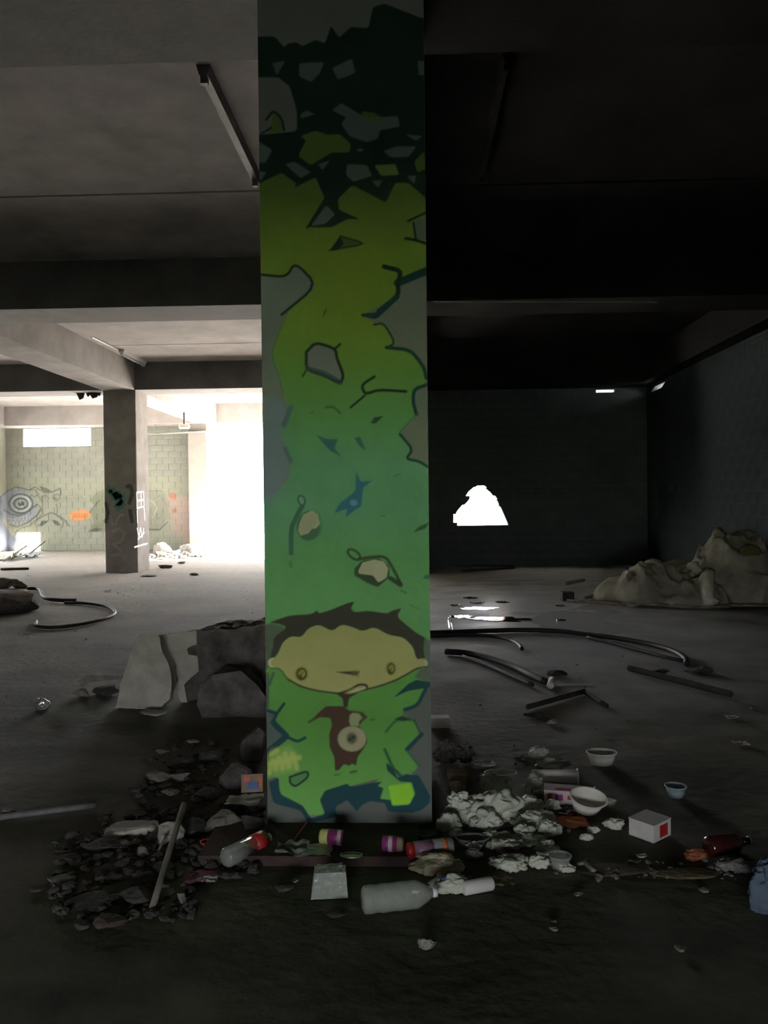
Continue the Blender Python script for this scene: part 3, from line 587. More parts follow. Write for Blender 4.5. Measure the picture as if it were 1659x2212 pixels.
def mural():
    r = empty('painted_pillar', ((PX0+PX1)/2, (PY0+PY1)/2, 0), label='square concrete pillar in the middle, front covered by a green mural of a big-headed figure', cat='pillar')
    ox, oy = (PX0+PX1)/2, (PY0+PY1)/2
    a = MB(); a.box((PX0-ox, PY0-oy, 0), (PX1-ox, PY1-oy, ZB)); a.obj('shaft', M_CON, r)
    nx, nz = 230, 1150; e = .004
    xs = np.linspace(PX0+.001, PX1-.001, nx); zs = np.linspace(.0, ZB-.03, nz)
    X, Z = np.meshgrid(xs, zs); Pw = np.stack([X.ravel(), np.full(X.size, PY0-.002), Z.ravel()], 1)
    px = proj(Pw)
    base = np.tile(np.array(CON), (len(px), 1))
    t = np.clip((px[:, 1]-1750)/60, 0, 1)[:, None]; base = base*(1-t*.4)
    col = paint(px, base, MO)
    me = bpy.data.meshes.new('mural')
    loc = Pw-np.array([ox, oy, 0])
    # chipped arris: pull the outer columns back a little
    me.vertices.add(len(loc)); me.vertices.foreach_set('co', loc.astype(np.float32).ravel())
    i, j = np.meshgrid(np.arange(nx-1), np.arange(nz-1)); s = (j*nx+i).ravel()
    q = np.stack([s, s+1, s+nx+1, s+nx], 1).astype(np.int32)
    me.loops.add(q.size); me.loops.foreach_set('vertex_index', q.ravel())
    me.polygons.add(len(q)); me.polygons.foreach_set('loop_start', np.arange(0, q.size, 4, dtype=np.int32))
    me.update(calc_edges=True); me.validate()
    set_paint(me, col); me.materials.append(M_MURAL)
    o = put(bpy.data.objects.new('mural', me), r); o['label'] = 'green and yellow spray-painted mural with a wide pale face'
mural()
simple_pillar(-6.75, -6.03, 17.08, 17.86, 'bare concrete pillar standing in daylight left of the painted pillar')
simple_pillar(-7.0, -6.42, 24.5, 25.35, 'grey concrete pillar forming the left jamb of the bright doorway', m=mat('dim_concrete', (.17, .16, .15), .9, .3, 2.2, .35, 30))
# graffiti on the lit inner pillar: white tag squares + dark scribble strokes as thin paint
def decal(name, pts2, Y, parent, m, th=.002):
    a = MB()
    for q in pts2:
        P = [at(x, y, Y) for x, y in q]; a.prism([p-parent.location for p in P], Vector((0, -th, 0)))
    return a.obj(name, m, parent)

# yard building; its tall unseen block is placed to keep sun off the hole
def yard_building():
    r = empty('building', (8, 27, -.1), label='pale building with teal and brick-red panels glimpsed through the broken wall', cat='building')
    m = mat('pale_render', (.62, .62, .6), .9, .15, 2, .2, 30)
    a = MB(); a.box((-3.6, 0, 0), (6, 8, 9.5)); a.obj('wall', m, r)
    a = MB(); a.box((-4.95, .4, 0), (-3.6, 6, 3.2)); a.obj('annex', m, r)
    a = MB(); a.box((-4.9, .34, .5), (-4.3, .4, 1.9)); a.obj('panel', mat('teal_panel', (.12, .42, .4), .7, .1, 4, .1, 30), r)['label'] = 'teal panel'
    a = MB(); a.box((-4.9, .34, 2.1), (-4.5, .4, 2.6)); a.obj('panel', mat('brick_panel', (.4, .12, .1), .8, .2, 4, .1, 30), r)['label'] = 'brick-red panel'
yard_building()

# ------------------------------------------------------------------ shape builders
def ico(sub):
    bm = bmesh.new(); bmesh.ops.create_icosphere(bm, subdivisions=sub, radius=1)
    v = [x.co.copy() for x in bm.verts]; f = [tuple(a.index for a in p.verts) for p in bm.faces]; bm.free(); return v, f
ICO = {k: ico(k) for k in (1, 2, 3, 4, 5)}
def raw(v, f):
    m = MB(); m.v = [tuple(p) for p in v]; m.f = f; return m
def rock(w, d, h, seed, sub=3, cuts=9, rough=.05):
    rnd = random.Random(seed); v, f = ICO[sub]; v = [p.copy() for p in v]
    for _ in range(cuts):
        n = Vector((rnd.gauss(0, 1), rnd.gauss(0, 1), rnd.gauss(0, .8))).normalized(); dd = rnd.uniform(.45, .8)
        for p in v:
            t = p.dot(n)
            if t > dd: p -= n*(t-dd)
    o = Vector((seed*1.7, seed*.3, 0))
    for p in v: p *= 1+rough*2*noise.noise(p*2.3+o)+rough*noise.noise(p*6+o)
    lo = [min(p[i] for p in v) for i in range(3)]; hi = [max(p[i] for p in v) for i in range(3)]
    for p in v:
        for i, sz in enumerate((w, d, h*1.15)): p[i] = ((p[i]-lo[i])/(hi[i]-lo[i])-(.5 if i < 2 else 0.13))*sz
        if p.z < 0: p.z = 0
    return raw(v, f)
def crump(w, d, h, seed, sub=4, amp=.35, fold=3.0, lift=0):
    v, f = ICO[sub]; out = []; o = Vector((seed*3.1, seed*1.3, seed*.7))
    for p in v:
        q = p+Vector((noise.noise(p*1.6+o), noise.noise(p*1.6+o*2), noise.noise(p*1.6-o)))*.5
        r_ = 1-abs(noise.noise(q*fold*.7+o))*1.7*amp+amp*1.1*noise.noise(q*1.1+o)-amp*.5*abs(noise.noise(q*fold*1.7+o))
        out.append(p*max(.35, r_))
    lo = [min(p[i] for p in out) for i in range(3)]; hi = [max(p[i] for p in out) for i in range(3)]
    for p in out:
        for i, sz in enumerate((w, d, h*1.25)): p[i] = ((p[i]-lo[i])/(hi[i]-lo[i])-(.5 if i < 2 else 0.2))*sz
        if p.z < 0: p.z = p.z*.1+.001
    return raw(out, f)
def sheet(w, d, h, seed, n=18, fold=2.5, curl=.3):
    vs = []; fs = []
    for j in range(n+1):
        for i in range(n+1):
            u, v = i/n-.5, j/n-.5
            q = Vector((u*fold*1.6+seed*2.2, v*fold*1.6, seed))
            z = ((1-abs(noise.noise(q*.45))*1.5)*.5+(u*u*.8+v*v)*curl+.12*noise.noise(q*1.7))*min(h, w*.4)
            r_ = 1+.18*noise.noise(Vector((u*3+seed, v*3, 5)))
            vs.append(Vector((u*w*r_, v*d*r_, z)))
    zm = min(p.z for p in vs)
    for p in vs: p.z -= zm-.001
    for j in range(n):
        for i in range(n): a = j*(n+1)+i; fs.append((a, a+1, a+n+2, a+n+1))
    k = len(vs); vs2 = [p+Vector((0, 0, .0016)) for p in vs]
    fs2 = [tuple(reversed([q+k for q in f][::-1])) for f in fs]
    return raw(vs+vs2, [f[::-1] for f in fs]+fs2)
def bb(x0, y0, x1, y1, dr=.7, z=0.0):
    xc = (x0+x1)/2; p = fl(xc, y1, z); w = abs(fl(x1, y1, z).x-fl(x0, y1, z).x); d = w*dr
    m = (CAMH-z)/(y1-1083.0); h = max(.012, (y1-y0)*m-d*(CAMH-z)/(p.y+d))
    return Vector((p.x*(1+d/2/p.y), p.y+d/2, z)), w, d, h
SEED = [0]
def nxt(): SEED[0] += 1; return SEED[0]
def solo(name, mb_, m, loc, label, cat, rz=0, group=None, smooth=True):
    o = mb_.obj(name, m, None, smooth); o.location = loc; o.rotation_euler = (0, 0, rz)
    return tag(o, label, cat, group)
def Rock(box, m, label, name='concrete_chunk', cat='rubble', dr=.8, z=0, cuts=9, rz=0, group=None):
    p, w, d, h = bb(*box, dr=dr, z=z); return solo(name, rock(w, d, h, nxt(), cuts=cuts), m, p, label, cat, rz, group, smooth=False)
def Bag(box, m, label, name='plastic_bag', cat='bag', dr=.7, z=0, amp=.35, fold=3.0, sub=4):
    p, w, d, h = bb(*box, dr=dr*.8, z=z); h = max(h*1.15, .3*w); return solo(name, crump(w, d, h, nxt(), sub, amp, fold), m, p, label, cat)
def Sheet(box, m, label, name, cat, dr=.8, z=0, fold=2.5, curl=.3, rz=0):
    p, w, d, h = bb(*box, dr=dr, z=z); return solo(name, sheet(w, d, max(h, .02), nxt(), fold=fold, curl=curl), m, p, label, cat, rz)
def Poly(poly, Y, depth, m, label, name, cat, amp=.03, back=.85, zdrop=0, smooth=False, seed=None):
    bm = bmesh.new(); P = [at(x, y, Y) for x, y in poly]
    for p in P:
        if p.z < .01: p.z = 0.0
    c = sum(P, Vector())/len(P); org = Vector((c.x, Y+depth/2, 0))
    A = [bm.verts.new(p-org) for p in P]
    Bv = [bm.verts.new(Vector((c.x+(p.x-c.x)*back, Y+depth, p.z*(back if p.z > .02 else 1)))-org) for p in P]
    n = len(P); bm.faces.new(A); bm.faces.new(Bv[::-1])
    for i in range(n): bm.faces.new((A[i], Bv[i], Bv[(i+1) % n], A[(i+1) % n]))
    bmesh.ops.recalc_face_normals(bm, faces=bm.faces); bmesh.ops.triangulate(bm, faces=bm.faces)
    for _ in range(4):
        es = [e for e in bm.edges if e.calc_length() > .07]
        if not es: break
        bmesh.ops.subdivide_edges(bm, edges=es, cuts=1); bmesh.ops.triangulate(bm, faces=[f for f in bm.faces if len(f.verts) > 3])
    sd = Vector((seed or nxt(), 2, 1)); bm.normal_update()
    for v in bm.verts:
        q = v.co*4+sd; v.co += v.normal*amp*(noise.noise(q)+.5*noise.noise(q*3))
        if v.co.z < 0: v.co.z = 0
    me = bpy.data.meshes.new(name); bm.to_mesh(me); bm.free(); me.materials.append(m)
    o = put(bpy.data.objects.new(name, me)); o.location = org; return tag(o, label, cat)
def lying(pa, pb, r, z=0):               # two pixels on the floor -> root location, length, rotation
    a = fl(*pa, z); b = fl(*pb, z); d = b-a; return a+Vector((0, 0, r)), d.length, math.atan2(d.y, d.x)
MX = Matrix.Rotation(math.pi/2, 4, 'Y')   # z axis -> +x
def Cyl(pa, pb, r, label, name, cat, parts, z=0, tilt=0):
    """parts: (part name, material, profile [(t along 0-1, radius factor)])"""
    loc, Ln, rz = lying(pa, pb, r, z); root = empty(name, loc, label=label, cat=cat, rot=(0, -tilt, rz))
    for pn, m, prof, *lab in parts:
        a = MB(); a.lathe([(max(.0005, k*r), t*Ln) for t, k in prof], 20, MX, close=True)
        o = a.obj(pn, m, root, True)
        if lab: o['label'] = lab[0]
    return root
def Cup(box, m, label, name='cup', cat='cup', tilt=None, z=0, taper=.72, dr=1.0, rx=None, extra=None):
    p, w, d, h = bb(*box, dr=dr, z=z); R = w/2
    root = empty(name, p+Vector((0, 0, 0)), label=label, cat=cat, rot=(tilt or (0, 0, 0)))
    if tilt: root.location.z += R*.55
    prof = [(R*taper*.1, .002), (R*taper, 0), (R, h), (R*1.05, h+.002), (R*1.03, h-.004), (R*.96, h-.003), (R*(taper-.05), .006), (R*.05, .007)]
    M = Matrix.Diagonal((1, d/w if rx is None else rx, 1, 1))
    a = MB(); a.lathe(prof[:3]+prof[5:], 28, M); a.obj('bowl_wall', m, root, True)
    b = MB(); b.lathe([(R, h-.004), (R*1.08, h-.002), (R*1.08, h+.003), (R*.98, h+.004), (R*.96, h-.004)], 28, M); b.obj('rim', m, root, True)
    if extra:
        c = MB(); c.lathe([(R*(taper+(1-taper)*.3)+.001, h*.3), (R*(taper+(1-taper)*.75)+.001, h*.75)], 28, M); c.obj('print_band', extra, root, True)
    return root
def Carton(box, m, label, name='carton', cat='box', rz=0, z=0, dr=.8, prints=(), lid=True, h=None, tilt=0):
    p, w, d, hh = bb(*box, dr=dr, z=z); h = h or hh
    root = empty(name, p, label=label, cat=cat, rot=(tilt, 0, rz)); w2, d2, t = w/2, d/2, .003
    for nm, a_, b_ in (('side_panel', (-w2, -d2, 0), (w2, -d2+t, h)), ('side_panel', (-w2, d2-t, 0), (w2, d2, h)), ('side_panel', (-w2, -d2+t, 0), (-w2+t, d2-t, h)), ('side_panel', (w2-t, -d2+t, 0), (w2, d2-t, h)), ('base_panel', (-w2+t, -d2+t, 0), (w2-t, d2-t, t))):
        a = MB(); a.box(a_, b_); a.obj(nm, m, root)
    if lid: a = MB(); a.box((-w2-.002, -d2-.002, h), (w2+.002, d2+.002, h+t)); a.obj('top_panel', m, root)
    for (u0, v0, u1, v1, pm, side) in prints:
        a = MB()
        if side == 'f': a.box((-w2+u0*w, -d2-.0012, v0*h), (-w2+u1*w, -d2, v1*h))
        elif side == 'r': a.box((w2, -d2+u0*d, v0*h), (w2+.0012, -d2+u1*d, v1*h))
        else: a.box((-w2+u0*w, -d2+v0*d, h+t), (-w2+u1*w, -d2+v1*d, h+t+.001))
        a.obj('print', pm, root)
    return root
def Rod(pa, pb, r, m, label, name, cat, za=0, zb=0, n=8, sq=False, bend=0):
    A_, B_ = fl(*pa), fl(*pb); A_.z = r+za; B_.z = r+zb; mid = (A_+B_)/2
    pts = [A_+(B_-A_)*t+Vector((0, 0, 0))+Vector((-(B_-A_).y, (B_-A_).x, 0)).normalized()*bend*math.sin(t*math.pi)*(B_-A_).length for t in (0, .25, .5, .75, 1)]
    a = MB(); a.tube([p-mid for p in pts], r, 4 if sq else n); return solo(name, a, m, mid, label, cat, smooth=not sq)
def Hose(px, r, m, label, name='hose', cat='hose', z=0):
    pts = spline([fl(x, y)+Vector((0, 0, r+z)) for x, y in px], 6); c = pts[len(pts)//2].copy(); c.z = 0
    a = MB(); a.tube([p-c for p in pts], r, 8); return solo(name, a, m, c, label, cat)
def Grit(name, boxes, n, m, smin, smax, label, seed=1):
    rnd = random.Random(seed); a = MB(); v, f = ICO[1]
    for _ in range(n):
        x0, y0, x1, y1 = rnd.choice(boxes); x = rnd.uniform(x0, x1); y = rnd.uniform(y0, y1); p = fl(x, y); s_ = rnd.uniform(smin, smax)*rnd.uniform(.5, 1)
        sc_ = Vector((s_*rnd.uniform(.6, 1.5), s_*rnd.uniform(.6, 1.3), s_*rnd.uniform(.2, .7))); R = Euler((rnd.uniform(-.4, .4), rnd.uniform(-.4, .4), rnd.uniform(0, 6))).to_matrix()
        a.add([p+Vector((0, 0, sc_.z*.7))+R @ Vector((q.x*sc_.x*rnd.uniform(.7, 1.2), q.y*sc_.y*rnd.uniform(.7, 1.2), q.z*sc_.z)) for q in v], f)
    return tag(a.obj(name, m), label, 'debris', kind='stuff')

# ------------------------------------------------------------------ ceiling fittings
def fixture(X, Y0, Y1, label, tube=None, housing=True, m=M_DMET, w=.05, hgt=.07):
    r = empty('light_fixture', (X, (Y0+Y1)/2, ZC-.002), label=label, cat='light'); L_ = (Y1-Y0)/2
    a = MB(); a.prism([(-w, -L_, 0), (w, -L_, 0), (w*.6, -L_, -hgt), (-w*.6, -L_, -hgt)], (0, 2*L_, 0)); a.obj('housing', m, r)
    for yy in (-L_+.02, L_-.06): b = MB(); b.box((-w*.5, yy, -hgt-.05), (w*.5, yy+.04, -hgt+.002)); b.obj('lamp_holder', M_TUBE if tube else m, r)
    if tube: c = MB(); c.lathe([(.017, -L_+.06), (.017, L_-.06)], 12, Matrix.Translation((0, 0, -hgt-.028)) @ Matrix.Rotation(-math.pi/2, 4, 'X'), close=True); c.obj('tube', M_TUBE, r, True)
    return r
fixture(-1.44, 5.55, 7.45, 'dark empty strip light fitting on the ceiling left of the painted pillar')  # dark housing: its shadow side is put into the colour
fixture(-5.78, 15.6, 16.95, 'pale strip light with its tube, on the ceiling by the inner bare pillar', tube=True, m=M_TUBE, w=.07)
fixture(.69, 5.5, 7.5, 'barely visible dark strip fitting on the dark ceiling right of the painted pillar', w=.035, m=M_DARK)
fixture(.66, 8.5, 9.3, 'short dark ceiling fitting next to the far beam, right of the painted pillar', w=.035, m=M_DARK)
a = MB(); a.tube([Vector((-5.84, 14.3, ZC-.03)), Vector((-5.8, 15.6, ZC-.03))], .012, 6); tag(a.obj('conduit', M_METAL), 'thin grey conduit leading to the pale strip light on the ceiling', 'pipe')
r_ = empty('lamp', at(398, 921, 21.4), label='small white bulkhead lamp hanging under the long beam right of the inner pillar', cat='light')
a = MB(); a.lathe([(.02, -.16), (.07, -.13), (.07, .13), (.02, .16)], 12, MX @ Matrix.Diagonal((1, 1, 1, 1)), close=True); a.obj('diffuser', M_TUBE, r_, True)
a = MB(); a.box((-.02, -.02, .05), (.02, .02, ZB-r_.location.z)); a.obj('bracket', M_DMET, r_)
a = MB(); a.tube([at(318, 938, 24.46), at(462, 931, 24.46)], .035, 8); [a.tube([at(q, 935, 24.46), Vector((at(q, 935, 24.46).x, 24.46, ZB))], .012, 6) for q in (335, 390)]; tag(a.obj('pipe', M_METAL), 'grey pipe crossing high behind the inner pillar towards the doorway', 'pipe')
r_ = empty('hanging_debris', at(195, 850, 17.4), label='ragged dark scraps hanging from the beam left of the inner pillar', cat='debris')
for i, (x0, dx, dz) in enumerate([(-.22, .1, .12), (-.05, .05, .07), (.08, .12, .1), (.2, .04, .06)]):
    a = MB(); a.prism([(x0-dx, 0, ZB-r_.location.z), (x0+dx, 0, ZB-r_.location.z), (x0+dx*.6, 0, ZB-r_.location.z-dz), (x0-dx*.3, 0, ZB-r_.location.z-dz*1.3)], (0, .03, 0)); a.obj('scrap', M_DMET, r_)

# white tag on the sunlit side of the inner pillar, dark scribble on its front
pil = empty('pillar_tag', (-6.03, 17.5, 1.3), label='white grid-like spray tag on the daylit side of the inner pillar', cat='graffiti')
def side(x, y):                         # pixel -> point on the plane X = -6.03
    d = ray(x, y); t = -6.03/d.x; return Vector((-6.03, d.y*t, CAMH+d.z*t))
def strip3(pts, w, fn, off, parent, name, m):
    a = MB(); P = [fn(*p) for p in pts]
    for p, q in zip(P, P[1:]):
        dr_ = (q-p).normalized(); sd = dr_.cross(off.normalized())*w/2
        a.prism([p-sd-parent.location, q-sd-parent.location, q+sd-parent.location, p+sd-parent.location], off)
    return a.obj(name, m, parent)
for pts in ([(295,1064),(309,1062)],[(295,1064),(296,1098)],[(304,1063),(305,1094)],[(310,1062),(311,1094)],[(295,1082),(311,1079)],[(295,1098),(311,1094)],[(296,1102),(297,1130)],[(311,1096),(313,1124)],[(296,1140),(300,1160),(303,1138),(307,1162),(310,1140)],[(290,1182),(318,1174)],[(298,1165),(312,1150)]):
    strip3(pts, .035, side, Vector((.003, 0, 0)), pil, 'stroke', M_TUBE)
pf = empty('pillar_tag', at(255, 1130, 17.08), label='faded teal and grey spray scribbles on the front of the inner pillar', cat='graffiti')
fr = lambda x, y: at(x, y, 17.078)
M_TEAL = mat('faded_teal_paint', (.13, .3, .24), .8, .4, 4, .2, 30); M_GRP = mat('faded_grey_paint', (.42, .42, .38), .8, .3, 4, .2, 30); M_BLP = mat('faded_black_paint', (.13, .13, .12), .8, .3, 4, .2, 30)
for pts, w, m in (([(232,1062),(240,1056),(252,1070),(258,1092)], .14, M_TEAL), ([(240,1075),(262,1066),(268,1084),(250,1100)], .16, M_TEAL), ([(236,1112),(246,1140),(258,1114),(268,1112)], .06, M_GRP), ([(240,1150),(256,1142),(270,1152),(262,1170),(244,1176),(262,1190)], .06, M_GRP), ([(240,1200),(262,1196),(274,1212)], .06, M_GRP),
                  ([(272,1052),(282,1048),(286,1066),(278,1090)], .08, M_BLP), ([(228,1085),(234,1110),(228,1130)], .07, M_BLP), ([(280,1100),(286,1130)], .08, M_BLP)):
    strip3(pts, w, fr, Vector((0, -.003, 0)), pf, 'stroke', m)

# ------------------------------------------------------------------ big pieces
Poly([(246,1537),(258,1490),(272,1440),(285,1395),(296,1374),(318,1369),(345,1376),(352,1410),(366,1440),(373,1475),(366,1512),(345,1528),(300,1541)], 5.68, .34, M_ROCKL, 'pale tapering concrete lump, left end of the broken masonry left of the painted pillar', 'concrete_lump', 'rubble', .035, .8)
Poly([(340,1372),(425,1362),(424,1405),(430,1450),(398,1480),(404,1528),(392,1530),(374,1478),(352,1420)], 5.86, .22, M_ROCKL, 'flat pale plaster slab standing between the tapering lump and the dark masonry', 'plaster_slab', 'rubble', .015, .95)
Poly([(412,1366),(470,1357),(560,1350),(640,1356),(640,1450),(600,1530),(500,1540),(400,1532),(398,1485),(430,1450),(422,1400)], 5.9, .75, M_MASON, 'big dark block of broken masonry half hidden behind the painted pillar', 'masonry_block', 'rubble', .06, .9)
Poly([(428,1520),(432,1475),(455,1452),(520,1450),(556,1480),(575,1505),(575,1560),(520,1552),(440,1548)], 5.45, .35, M_MASON, 'rounded dark boulder with a pale vein in front of the masonry block', 'boulder', 'rubble', .04, .85)
Poly([(168,1472),(190,1457),(262,1459),(262,1468),(200,1472),(180,1479)], 5.98, .3, M_ROCK, 'thin pale board sticking out left of the tapering lump', 'flat_board', 'board', .004, 1)
Rock((158, 1480, 196, 1508), M_ROCK, 'small grey chunk under the thin pale board')
Rock((196, 1474, 258, 1506), M_ROCKD, 'dark chunk under the thin pale board')
Rock((300, 1528, 362, 1550), M_ROCKL, 'thin pale flake at the foot of the tapering lump')
Bag((75, 1506, 108, 1536), M_FOIL, 'shiny crumpled foil ball alone on the floor at the left', 'foil_ball', 'foil', 1.0, amp=.25, fold=5)
# left heap + hose loop
Rock((-60, 1262, 92, 1330), M_ROCKD, 'dark earth mound at the left edge beside the hose loop', 'earth_mound', 'rubble', .9, cuts=4)
Rock((-20, 1243, 38, 1272), M_ROCKD, 'dark lump behind the earth mound at the left edge'); Rock((30, 1252, 62, 1272), M_ROCKD, 'smaller dark lump right of the one behind the earth mound')
Hose([(60,1276),(84,1278),(96,1296),(130,1302),(165,1303)], .03, M_HOSE, 'short dark hose end running out of the earth mound at the left', z=.01)
Hose([(78,1345),(80,1356),(120,1359),(175,1352),(225,1340),(247,1330),(244,1320),(225,1312),(180,1306),(140,1305)], .022, M_HOSE, 'black hose looped on the floor by the earth mound')
for b, l in (((222,1270,238,1278), 'white scrap above the hose loop'), ((50,1362,66,1370), 'pale scrap below the hose loop')): Sheet(b, M_PAPER, l, 'paper_scrap', 'paper')
# far floor pieces in the daylight
Grit('wall_rubble', [(318, 1196, 448, 1203), (318, 1195, 400, 1207)], 260, M_ROCKD, .04, .17, 'loose masonry rubble heaped along the far wall right of the inner pillar', 5)
Rock((330, 1168, 372, 1203), M_ROCKD, 'largest dark lump in the rubble along the far wall'); Rock((385, 1172, 438, 1200), M_MASON, 'brownish lump in the rubble next to the doorway jamb')
Rock((333, 1203, 366, 1209), M_ROCK, 'flat grey slab on the floor right of the inner pillar foot', 'flat_slab'); Rock((342, 1218, 372, 1228), M_ROCKD, 'dark scrap on the bright floor right of the inner pillar')
Rock((304, 1240, 340, 1246), M_ROCKD, 'thin dark flake on the floor below the inner pillar'); Rock((410, 1236, 430, 1243), M_ROCKD, 'thin dark flake on the bright floor before the doorway')
Rock((384, 1212, 400, 1218), M_ROCKD, 'tiny dark stone on the bright floor before the doorway')
Sheet((-40, 1178, 40, 1212), M_BAG, 'crumpled pale sheet on the floor at the far left wall', 'plastic_sheet', 'sheet'); Sheet((30, 1185, 78, 1206), M_LBLUE, 'bluish plastic sheet in front of the low wall opening', 'plastic_sheet', 'sheet')
Rod((8, 1214), (58, 1204), .03, M_WOOD, 'slanting batten lying across the pale sheets at the far left', 'batten', 'wood', 0, .3)
Rod((55, 1206), (98, 1200), .03, M_WOOD, 'thin batten leaning in front of the low wall opening', 'batten', 'wood', 0, .4)
Rod((2, 1232), (62, 1231), .03, M_DWOOD, 'dark stick on the floor at the left, above the earth mound', 'stick', 'wood')
Grit('floor_grit', [(0, 1240, 560, 1340), (0, 1340, 240, 1600), (940, 1400, 1659, 1600)], 170, M_ROCK, .005, .014, 'small grit scattered over the open floor', 8)

# ------------------------------------------------------------------ tarpaulin heap by the right wall
def tarp():
    r = empty('tarpaulin_heap', (4.2, 11.6, 0), label='big mound covered by a dusty tarpaulin against the right wall', cat='tarpaulin')
    bumps = [(4.72, 11.75, .66, .75, 1.06), (4.1, 11.9, .75, .6, .55), (3.55, 11.6, .62, .55, .56), (3.15, 11.9, .45, .5, .3), (5.15, 11.2, .4, .5, .45), (3.95, 11.15, .5, .35, .34)]
    def hf(x, y):
        h = 0
        for cx, cy, rx, ry, hh in bumps:
            t = ((x-cx)/rx)**2+((y-cy)/ry)**2; b_ = hh*max(0, 1-t)**.55 if t < 1 else 0; h = max(h, b_)
        return h
    nx, ny = 150, 120; xs = np.linspace(2.55, 5.29, nx); ys = np.linspace(10.6, 12.9, ny)
    Hh = np.array([[hf(x, y) for x in xs] for y in ys])
    for _ in range(5): Hh[1:-1, 1:-1] = (Hh[1:-1, 1:-1]+Hh[:-2, 1:-1]+Hh[2:, 1:-1]+Hh[1:-1, :-2]+Hh[1:-1, 2:])/5
    vs = []; fs = []
    for j, y in enumerate(ys):
        for i, x in enumerate(xs):
            q = Vector((x*2.2+noise.noise(Vector((x, y, 3)))*1.5, y*1.4, Hh[j, i]*2)); k = min(1, Hh[j, i]*3)
            h = Hh[j, i]+k*(.13*(.6-2*abs(noise.noise(q*1.3)))-.07*abs(noise.noise(q*3.2))+.02*noise.noise(q*9))+.012*(1-k)*noise.noise(q*3)
            vs.append(Vector((x-4.2, y-11.6, max(.002, h))))
    for j in range(ny-1):
        for i in range(nx-1):
            if max(Hh[j, i], Hh[j+1, i+1], Hh[j, i+1], Hh[j+1, i]) > .004: a = j*nx+i; fs.append((a, a+1, a+nx+1, a+nx))
    raw(vs, fs).obj('cover', M_TARP, r, True)
    def surf(x, y):
        i = int(np.clip((x-2.55)/(2.74)*(nx-1), 0, nx-1)); j = int(np.clip((y-10.6)/2.3*(ny-1), 0, ny-1)); return vs[j*nx+i].z
    # pale twisted fold running down the front
    a = MB(); pts = []; rad = []
    for t in np.linspace(0, 1, 16):
        x = 4.02+.1*math.sin(t*5)+.12*t; y = 11.55-.75*t; pts.append(Vector((x-4.2, y-11.6, surf(x, y)+.02+.06*(1-t)))); rad.append(.05+.015*math.sin(t*14)+.05*t)
    a.tube(pts, rad, 10); o = a.obj('pale_fold', M_TARPL, r, True); o['label'] = 'pale twisted fold hanging down the front'
    for v in o.data.vertices: v.co += Vector((1, .6, 1))*.09*noise.noise(v.co*7)
    a = MB(); v, f = ICO[3]; cx, cy = 4.75, 11.22
    a.add([Vector((cx-4.2+p.x*.15, cy-11.6+p.y*.06, surf(cx, cy+.1)-.02+p.z*.1)) for p in v], f); o = a.obj('stain_patch', mat('ochre_patch', (.16, .125, .045), .9, .4, 8, .5, 30), r, True); o['label'] = 'ochre patch near the top'
    a = MB()
    for k, (x0, x1, y0) in enumerate([(2.95, 3.7, 10.98), (3.6, 4.4, 10.8), (4.3, 5.25, 10.85)]):
        s = sheet(x1-x0, .34, .09, 40+k, 16, 4, .1); a.add([Vector(p)+Vector(((x0+x1)/2-4.2, y0+.1-11.6, .002)) for p in s.v], s.f)
    o = a.obj('skirt', M_TARPL, r, True); o['label'] = 'pale crumpled hem on the floor'
tarp()
Carton((1212, 1279, 1238, 1298), M_DWOOD, 'small dark crate left of the tarpaulin heap', 'crate', 'box', rz=.1, h=.13)
Rod((1222, 1283), (1262, 1278), .03, M_WOOD, 'pale plank end lying on the small dark crate', 'plank', 'wood', .13, .16, sq=True)
Rod((1262, 1296), (1316, 1288), .025, M_WOOD, 'grey plank between the dark crate and the tarpaulin heap', 'plank', 'wood', 0, .05, sq=True)
Rod((1225, 1300), (1340, 1307), .02, M_WOOD, 'long thin batten on the floor in front of the dark crate', 'batten', 'wood')
Rod((940, 1222), (1060, 1216), .04, M_WOOD, 'grey board at the foot of the wall under the broken hole', 'board', 'wood', sq=True)
Rod((1000, 1236), (1110, 1229), .03, M_DWOOD, 'darker board lying in front of the grey board under the broken hole', 'board', 'wood', sq=True)
# standing water that mirrors the broken hole
def puddle(cx, cy, wx, wy, label, seed, n=30):
    c = fl(cx, cy); m = mpp(cy); rx = wx*m/2; ry = (fl(cx, cy-wy/2).y-fl(cx, cy+wy/2).y)/2; vs = []; 
    for i in range(n):
        t = 2*math.pi*i/n; k = 1+.9*noise.noise(Vector((math.cos(t)*2.6+seed, math.sin(t)*2.6, seed*.7))); vs.append(Vector((rx*k*math.cos(t), ry*k*math.sin(t), .0025)))
    b = [Vector((v.x*1.02, v.y*1.02, -.006)) for v in vs]
    mb_ = raw(vs+b, [tuple(range(n))]+[(i, i+n, (i+1) % n+n, (i+1) % n) for i in range(n)])
    return solo('puddle', mb_, M_WATER, c, label, 'puddle', smooth=False)
for i, (b, l) in enumerate([((1042,1314,72,6), 'upper of the two bright puddles mirroring the hole'), ((1076,1337,112,9), 'largest puddle, a long bright streak on the right-hand floor'), ((996,1332,42,6), 'bright puddle nearest the painted pillar'), ((1030,1302,30,4), 'thin bright sliver of water above the upper puddle'), ((1085,1300,24,4), 'small sliver of water right of the thin upper one'),
                            ((983,1307,22,3), 'tiny sliver of water nearest the pillar, above the puddles'), ((1212,1339,18,3), 'tiny wet sliver well right of the largest puddle'), ((1210,1308,16,3), 'tiny wet sliver by the batten of the dark crate'), ((1016,1291,26,3), 'topmost sliver of water under the hole reflection')]): puddle(*b, l, i*3.3+1)
Sheet((1150, 1353, 1206, 1368), M_BAG, 'flat white plastic scrap behind the long hose', 'plastic_sheet', 'sheet')
